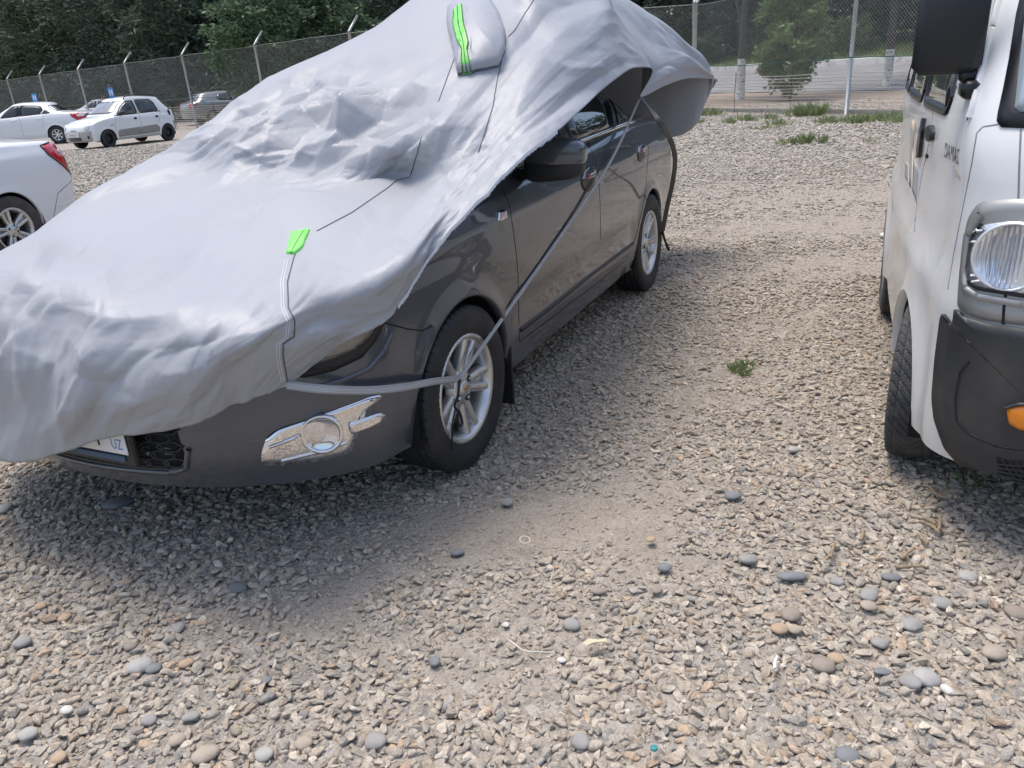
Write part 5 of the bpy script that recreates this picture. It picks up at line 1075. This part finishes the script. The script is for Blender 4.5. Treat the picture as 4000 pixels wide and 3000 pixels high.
# right side: whitewashed trunks, sapling, thicket beyond the road
for (u, v, H, rad, zb, k, lab, sd) in ((2890, 390, 10, 2.6, 4.6, 'dark', 'dark trunk with whitewashed foot standing beside the tip of the cover', 110), (3462, 352, 10, 2.6, 4.6, 'dark', 'leaning trunk with whitewashed foot standing beside the minivan mirror', 111)):
    p = ground_at(u, v); tree('street_tree', (p[0], p[1], 0), H, rad, zb, LF[k], lab, sd, nleaf=9000, size=.15, trunk_r=.17, white=True, group='whitewashed street trees')
p = ground_at(3085, 395); tree('bushy_sapling', (p[0], p[1], 0), 3.9, 1.2, .25, LF['sap'], 'bushy green sapling between the two whitewashed trunks', 112, nleaf=8500, size=.13, elong=1.2, trunk_r=.05)
for i in range(20):
    s = -14+(i % 13)*4.4+rs.uniform(-1, 1); d = (21.5+rs.uniform(-1, 2)) if i < 13 else (29+rs.uniform(-1, 3)); s = s if i < 13 else -20+(i-13)*8.5; p = FP0+FT_*s+FN*d
    tree('thicket_tree', (p[0], p[1], 1.5), rs.uniform(8, 11), rs.uniform(2.8, 3.8), -.1, LF[('dark', 'ever', 'dark')[i % 3]], ('tall ' if i % 2 else '')+'dark leafy tree '+('at the front' if i < 13 else 'at the back')+' of the thicket on the bank above the road', 130+i, nleaf=15000, size=.19, trunk_r=.14, group='thicket above the road')
for i in range(9):
    s = -10+i*5.2+rs.uniform(-1, 1); p = FP0+FT_*s+FN*(18.4+rs.uniform(-.5, .8))
    tree('verge_bush', (p[0], p[1], 1.15), rs.uniform(1.1, 2.0), rs.uniform(.9, 1.5), .05, LF['bush' if i % 2 else 'dark'], ('pale ' if i % 2 else 'dark ')+'green bush on the verge above the kerb, '+('near the leaning whitewashed trunk' if i < 3 else 'beyond the bushy sapling' if i < 6 else 'beyond the covered car'), 160+i, nleaf=3000, size=.11, trunk_r=.03, nb=3, group='bushes on the verge', cat='bush')
def blades(n, rad, h, seed, spread=.5, w=.006):
    r_ = np.random.default_rng(seed); a = r_.uniform(0, 6.28, n); q = rad*np.sqrt(r_.random(n)); base = np.stack([q*np.cos(a), q*np.sin(a), np.zeros(n)], 1); hh = h*r_.uniform(.45, 1.1, (n, 1)); d = np.stack([np.cos(a), np.sin(a), 0*a], 1)*r_.uniform(.2, 1, (n, 1))*spread+r_.normal(0, .2, (n, 3)); d[:, 2] = 1; d /= np.linalg.norm(d, axis=1)[:, None]
    s = np.cross(d, r_.normal(size=(n, 3))); s /= np.linalg.norm(s, axis=1)[:, None]; ww = w*r_.uniform(.6, 1.4, (n, 1)); tip = base+d*hh+np.stack([np.cos(a), np.sin(a), 0*a], 1)*hh*.25*spread; mid = base+d*hh*.55
    return np.stack([base-s*ww*.5, base+s*ww*.5, mid+s*ww*.4, tip], 1).reshape(-1, 3), r_.random(n)
V, t = blades(5200, 1, 1, 77, .3); r_ = np.random.default_rng(78); n = 9000
ss = r_.uniform(-16, 40, n); dd = r_.uniform(15.95, 20.5, n); B, t = blades(n, .01, .32, 79, .4, .03); pos = FP0+FT_*ss[:, None]+FN*dd[:, None]; zz = np.interp(dd, [15.8, 17, 20, 26], [.90, 1.1, 1.5, 2.3]); B = B.reshape(n, 4, 3)+np.c_[pos, zz][:, None, :]
vg = crown_obj('verge_grass', B.reshape(-1, 3), t, LF['grass'], None); tag(vg, 'tall green grass on the verge above the white kerb', 'grass', kind='stuff')
def tuft(u, v, rad, h, n, label, seed, group=None, w=.006, spread=.6):
    p = ground_at(u, v); r_ = np.random.default_rng(seed+900); k = max(5, int(rad*40)); V = []; t = []
    for j in range(k):
        a = r_.uniform(0, 6.28); q = 1.35*rad*r_.random()**.6; vv, tt = blades(max(4, int(1.7*n/k)), rad*r_.uniform(.15, .45), h*r_.uniform(.35, 1.15), seed*31+j, spread, w); V.append(vv+[q*math.cos(a), q*math.sin(a), 0]); t.append(tt)
    V = np.vstack(V); t = np.concatenate(t); n_sub = max(1, int(n/40)); o = crown_obj('grass_tuft', V, t, LF['tuft'], None); o.location = (p[0], p[1], -.01); tag(o, label, 'grass tuft', group); return o
tuft(2900, 1440, .052, .042, 260, 'small green grass tuft alone in the gravel between the two cars', 1, spread=1.4, w=.004)
for i, (u, v, rad, h, n) in enumerate([(2770, 450, .35, .26, 160), (2870, 480, .2, .2, 70), (2960, 470, .3, .22, 120), (3050, 490, .25, .2, 90), (3150, 452, .38, .36, 260), (3240, 480, .3, .2, 130), (3330, 478, .32, .22, 150), (3480, 470, .35, .25, 150), (3110, 562, .26, .18, 90), (3175, 560, .14, .26, 60), (2720, 480, .2, .15, 60), (3550, 480, .3, .25, 110), (3390, 555, .12, .12, 30), (2990, 505, .2, .15, 60)]):
    tuft(u, v, rad, h, n*2, ('thick ' if n > 140 else 'thin ')+('dark ' if i % 3 == 0 else '')+'ragged clump of grass '+('out on the gravel before the right fence' if v > 500 else 'at the fence foot '+('beside the cover tip' if u < 2900 else 'before the bushy sapling' if u < 3200 else 'beside a post' if u < 3400 else 'beside the minivan')), 10+i, 'grass clumps along the right fence', w=.006, spread=.6)
tuft(3760, 1870, .05, .05, 60, 'tiny green weed under the minivan bumper', 60, spread=1.3, w=.004)
# --- rubble and litter-pale stones behind the long fence
rub = []
for i in range(900):
    u = rs.uniform(-20, 1250); D = fd(u)+rs.uniform(11, 16); p = at_px(u, D); rub.append((p[0], p[1], .1+rs.random()*.7*(u/1200), rs.uniform(.10, .32)))
rub = np.array(rub); gravel_b = gravel_object('rubble', (rub[:, 0], rub[:, 1], rub[:, 2], rub[:, 3], np.array([(.55, .50, .44)])*rs.uniform(.5, 1.2, (900, 1))), 33, .8); tag(gravel_b, 'pale rubble heaped under the trees behind the long fence', 'rubble', kind='stuff')
# --- cars parked behind the long fence
import copy
LIFT = copy.deepcopy(SALOON); LIFT['cabin'].update(xr=(-3.45, -3.05), Lr=.4, roof=[(-3.2, 1.36), (-2.6, 1.43), (-1.9, 1.455), (-1.4, 1.452), (-.95, 1.415)], spine=(-2.9, -1.1), crown=[(-3.0, 1.42), (-2.4, 1.50), (-1.4, 1.51), (-.95, 1.46)])
def far_car(name, sp, u, D, yaw, paint, label, z=0, rear=0):
    p = at_px(u, D)+3.7*np.array([math.cos(yaw), math.sin(yaw)])*rear; v = Vehicle(name, sp, Frame(p[0], p[1], yaw, z), paint, label, 'car', 'cars parked behind the long fence', detail=.45)
    side_windows(v, [[(-.72, 1.005), (-1.33, 1.03), (-1.36, 1.385), (-1.14, 1.375), (-.92, 1.22)], [(-1.46, 1.04), (-2.12, 1.065), (-2.25, 1.20), (-2.17, 1.335), (-1.46, 1.39)]])
    v.patch('windscreen', [(-.62, 1.06), (.62, 1.06), (.46, 1.38), (-.46, 1.38)], GLASSD, v.pfront, .004, 3, 40, rnd=.1); v.patch('rear_window', [(-.60, 1.10), (.60, 1.10), (.46, 1.38), (-.46, 1.38)], GLASSD, v.prear, .004, 3, 40, rnd=.1)
    for sd in (1, -1): v.patch('tail_lamp', [(sd*.55, 1.0), (sd*.78, 1.0), (sd*.80, .74), (sd*.62, .78)], REDL, v.prear, .008, 3, 24)
    car_wheels(v, 2.62, .765, .316, .195, .195, style='cover'); arch_liner(v); return v
far_car('silver_hatchback', LIFT, 690, 43.5, R(42), SILVERP, 'silver grey hatchback seen from behind through the long fence', rear=1)
far_car('silver_saloon', SALOON, 880, 47, R(215), SILVERP, 'pale saloon facing the fence beside the silver hatchback')
far_car('white_saloon', SALOON, 262, 57, R(195), WHITE, 'white saloon behind the fence, half hidden by the small hatchback')
far_car('white_saloon', SALOON, 330, 62, R(200), WHITE, 'white saloon furthest back behind the fence, beyond the other white saloon there')

# ------------------------------------------------------------------ loose things on the gravel
PEB = dict(slate=(.20, .208, .215), grey=(.30, .292, .275), tan=(.38, .325, .26), orange=(.42, .31, .21), white=(.60, .58, .54), brown=(.29, .245, .205), pale=(.38, .37, .345))
PLAB = dict(slate='smooth dark slate pebble larger than the gravel around it', grey='flat grey pebble larger than the gravel around it', tan='rounded tan pebble larger than the gravel around it', orange='orange brown pebble lying among the grey gravel', white='bright white stone standing out of the gravel', brown='rounded brown pebble larger than the gravel around it', pale='pale grey rounded pebble larger than the gravel around it')
PM = {k: M('pebble_'+k, c, .7, var=(22, tuple(q*.72 for q in c), .42, .72), bump=(60, .25, .004)) for k, c in PEB.items()}
PLIST = [(2922,2188,81,.5,0,'grey'),(3098,2256,119,.27,8,'slate'),(3481,2260,76,.46,15,'slate'),(3394,2326,76,.64,0,'grey'),(3391,2370,65,.75,10,'tan'),(3087,2405,81,.85,0,'brown'),(3044,2459,70,.77,0,'orange'),(3106,2462,57,.95,30,'tan'),(3560,2446,84,.58,-10,'grey'),(3218,2603,92,.6,15,'brown'),(3261,2576,60,.7,50,'orange'),(3619,2652,92,.95,0,'pale'),(3551,2668,82,.7,70,'grey'),(3882,2551,90,.55,5,'tan'),(3969,2397,80,.9,40,'brown'),(3446,2630,70,.4,10,'slate'),(3269,2277,56,.75,60,'grey'),(2862,1941,65,.75,0,'slate'),(3779,2256,70,.85,0,'pale'),(3679,2359,70,.65,25,'grey'),(3435,2516,66,.9,0,'grey'),
 (1980,1965,57,.66,20,'grey'),(1787,2163,62,.48,5,'slate'),(2232,2443,75,.6,30,'grey'),(2598,2220,60,.65,0,'slate'),(2566,2310,46,.75,0,'brown'),(2341,2315,70,.4,0,'brown'),(1698,2587,50,.8,70,'slate'),(1977,2445,30,.8,40,'white'),(2194,2584,43,.45,10,'white'),(2542,2112,43,.75,0,'orange'),
 (464,1970,120,.4,-18,'slate'),(925,2301,86,.5,25,'slate'),(341,2291,56,.85,0,'tan'),(255,2417,46,.8,-40,'orange'),(159,2372,44,.6,0,'orange'),(122,2364,40,.8,0,'tan'),(550,2606,100,.55,-20,'pale'),(603,2616,63,.52,-10,'slate'),(573,2593,55,.5,-20,'slate'),(726,2596,60,.55,-5,'orange'),(510,2530,46,.8,0,'brown'),(696,2460,58,.55,-50,'grey'),(112,2871,70,.66,-15,'pale'),(583,2818,60,.82,0,'grey'),(746,2805,70,.42,-15,'grey'),(693,2894,62,.9,-30,'tan'),(805,2954,106,.55,-10,'tan'),(232,2964,54,.6,-20,'orange'),(1034,2954,72,.9,0,'pale'),(1041,2662,42,.95,0,'slate'),(1187,2908,72,.85,0,'tan'),(90,2510,66,.6,-20,'grey'),(2270,2902,82,.8,60,'grey'),(3309,2957,86,.95,0,'slate'),(1465,2902,88,.75,20,'grey'),(2180,1575,46,.6,0,'grey'),(3465,925,60,.5,0,'white'),(3100,1760,50,.5,0,'pale'),(2030,1440,50,.5,0,'brown'),(3700,2700,52,.5,80,'white'),(262,2778,44,.6,0,'white'),(20,1990,60,.6,-30,'grey')]
def peb_label(u, v, L_, asp, k):
    sh = 'long' if asp < .46 else ('oval' if asp < .72 else 'round'); szw = 'big' if L_ > .055 else ('small' if L_ < .034 else '')
    if u > 3330 and v < 2560: z = 'in front of the minivan'
    elif u > 2800: z = 'on the open gravel ahead of the minivan' if v > 2150 else 'between the covered car and the minivan'
    elif u > 1600 and v < 2200: z = 'near the front wheel of the covered car'
    elif v < 2350: z = 'before the bumper of the covered car'
    elif u > 1400: z = 'on the open gravel past the covered car'
    else: z = 'in the gravel further out before the covered car'
    return ' '.join(('%s %s %s pebble %s' % (szw, sh, dict(slate='dark slate', grey='grey', tan='tan', orange='orange brown', white='white', brown='brown', pale='pale grey')[k], z)).split())
for i, (u, v, w, asp, rot, k) in enumerate(PLIST):
    p = ground_at(u, v); dpt = np.linalg.norm(p-CAMP); L_ = .88*w*dpt/FPX; el_ = (CH)/dpt; r_ = np.random.default_rng(500+i); ph = r_.uniform(0, 6, 6); bm = bmesh.new(); bmesh.ops.create_icosphere(bm, subdivisions=3, radius=.5)
    by = min(1.0, asp/max(.62, el_))
    for q in bm.verts:
        c = q.co; kx = 1+.08*math.sin(3.1*c.x+ph[0])*math.cos(3.7*c.y+ph[1])+.06*math.sin(4.3*c.y+ph[2]+c.x*2)+.05*math.sin(9*c.x+ph[3])*math.sin(8*c.y+ph[4])+.03*math.sin(15*c.x+ph[5])*math.cos(13*c.y); q.co = Vector((c.x*L_*kx, c.y*L_*by*kx, c.z*L_*min(.40, by*.5)*kx))
    me = bpy.data.meshes.new('pebble'); bm.to_mesh(me); bm.free(); me.materials.append(PM[k]); me.polygons.foreach_set('use_smooth', [True]*len(me.polygons)); o = bpy.data.objects.new('pebble', me); COL.objects.link(o)
    o.location = (p[0], p[1], .004+L_*.02); o.rotation_euler = (r_.normal(0, .08), r_.normal(0, .08), R(-rot)); tag(o, peb_label(u, v, L_, asp, k), 'stone', 'large %s pebbles on the gravel' % k)
TWIG = M('dry_twig', (.34, .265, .18), .85, var=(40, (.22, .165, .11), .4, .7), bump=(90, .5, .003)); STRAW = M('pale_splinter', (.60, .55, .47), .8)
def stick(name, px, r0, mat, label, cat, group=None, z=.022):
    P = [ground_at(u, v, z) for u, v in px]; m = MB(); n = 10; Q = catmull(P, n) if len(P) > 2 else np.linspace(P[0], P[1], n); Q = Q+np.random.default_rng(int(px[0][0])).normal(0, .0012, Q.shape); m.tube(Q-Q[0], np.linspace(r0, r0*.7, n)*(1+.12*np.sin(np.arange(n)*2.3)), 7); o = m.obj(name, mat); o.location = Q[0]; tag(o, label, cat, group)
for k, px in enumerate(([(3628, 1905), (3670, 1935), (3700, 1945)], [(3600, 2020), (3655, 2045)], [(3672, 2018), (3668, 2070)], [(3595, 2038), (3660, 2060)], [(3588, 2085), (3625, 2125)], [(3375, 2070), (3362, 2110)], [(3500, 2215), (3610, 2210)], [(3520, 2180), (3572, 2140)], [(3635, 2050), (3672, 2082)], [(3240, 2180), (3262, 2120)])):
    stick('twig', px, .006, TWIG, ('long ' if math.dist(px[0], px[-1]) > 70 else 'short ')+('straight ' if len(px) == 2 else 'bent ')+'dry twig '+('close to the minivan bumper' if px[0][1] < 2000 else 'lying alone on the open gravel' if px[0][0] < 3400 else 'in the small heap of twigs before the minivan'), 'twig', 'dry twigs near the minivan')
for px in ([(985, 2225), (1002, 2200)], [(1150, 2178), (1172, 2155)], [(768, 2655), (795, 2635)], [(1070, 2610), (1080, 2575)]): stick('splinter', px, .0035, STRAW, 'thin pale splinter lying on the gravel before the covered car', 'splinter', 'pale splinters on the gravel', .026)
stick('cigarette_end', [(3028, 2612), (3033, 2562)], .005, PLATE, 'white cigarette end lying on the gravel', 'litter', None, .028)
stick('dry_stalk', [(1982, 2495), (2040, 2540), (2100, 2545), (2160, 2545)], .0025, STRAW, 'long curved dry stalk lying across the gravel', 'stalk', None, .028)
p = ground_at(2051, 2120, .02); V = []; 
for a in np.linspace(0, 2*math.pi, 28, endpoint=False):
    for b2 in np.linspace(0, 2*math.pi, 8, endpoint=False): V.append(((.016+.0026*math.cos(b2))*math.cos(a), (.016+.0026*math.cos(b2))*math.sin(a), .0026*math.sin(b2)))
o = mk('ring', V, grid_faces(28, 8, cu=True, cv=True), M('ring_cream', (.58, .50, .38), .6)); o.location = (p[0], p[1], .030); o.rotation_euler = (.2, .15, 0); tag(o, 'small cream coloured ring lying on the gravel', 'ring')
p = ground_at(2555, 2925, .03); V, F = lathe([(.0005, .008), (.009, .008), (.011, .006), (.0115, 0)], 18, 'z'); o = mk('bottle_cap', V, F, M('cap_teal', (.03, .25, .24), .5)); o.scale = (.7, .7, .7); o.location = (p[0], p[1], .030); tag(o, 'tiny teal plastic cap on the gravel', 'bottle cap')
p = ground_at(2320, 2512, .03); V = [(-.03, 0, 0), (-.012, .010, .006), (.012, .006, .004), (.034, .012, .002), (.03, -.006, .006), (.0, -.010, .009), (-.02, -.012, .003)]; o = mk('dry_leaf', V, [tuple(range(7))], M('leaf_cream', (.55, .50, .34), .7), smooth=False); o.location = (p[0], p[1], .032); tag(o, 'pale curled dry leaf lying on the gravel', 'leaf')
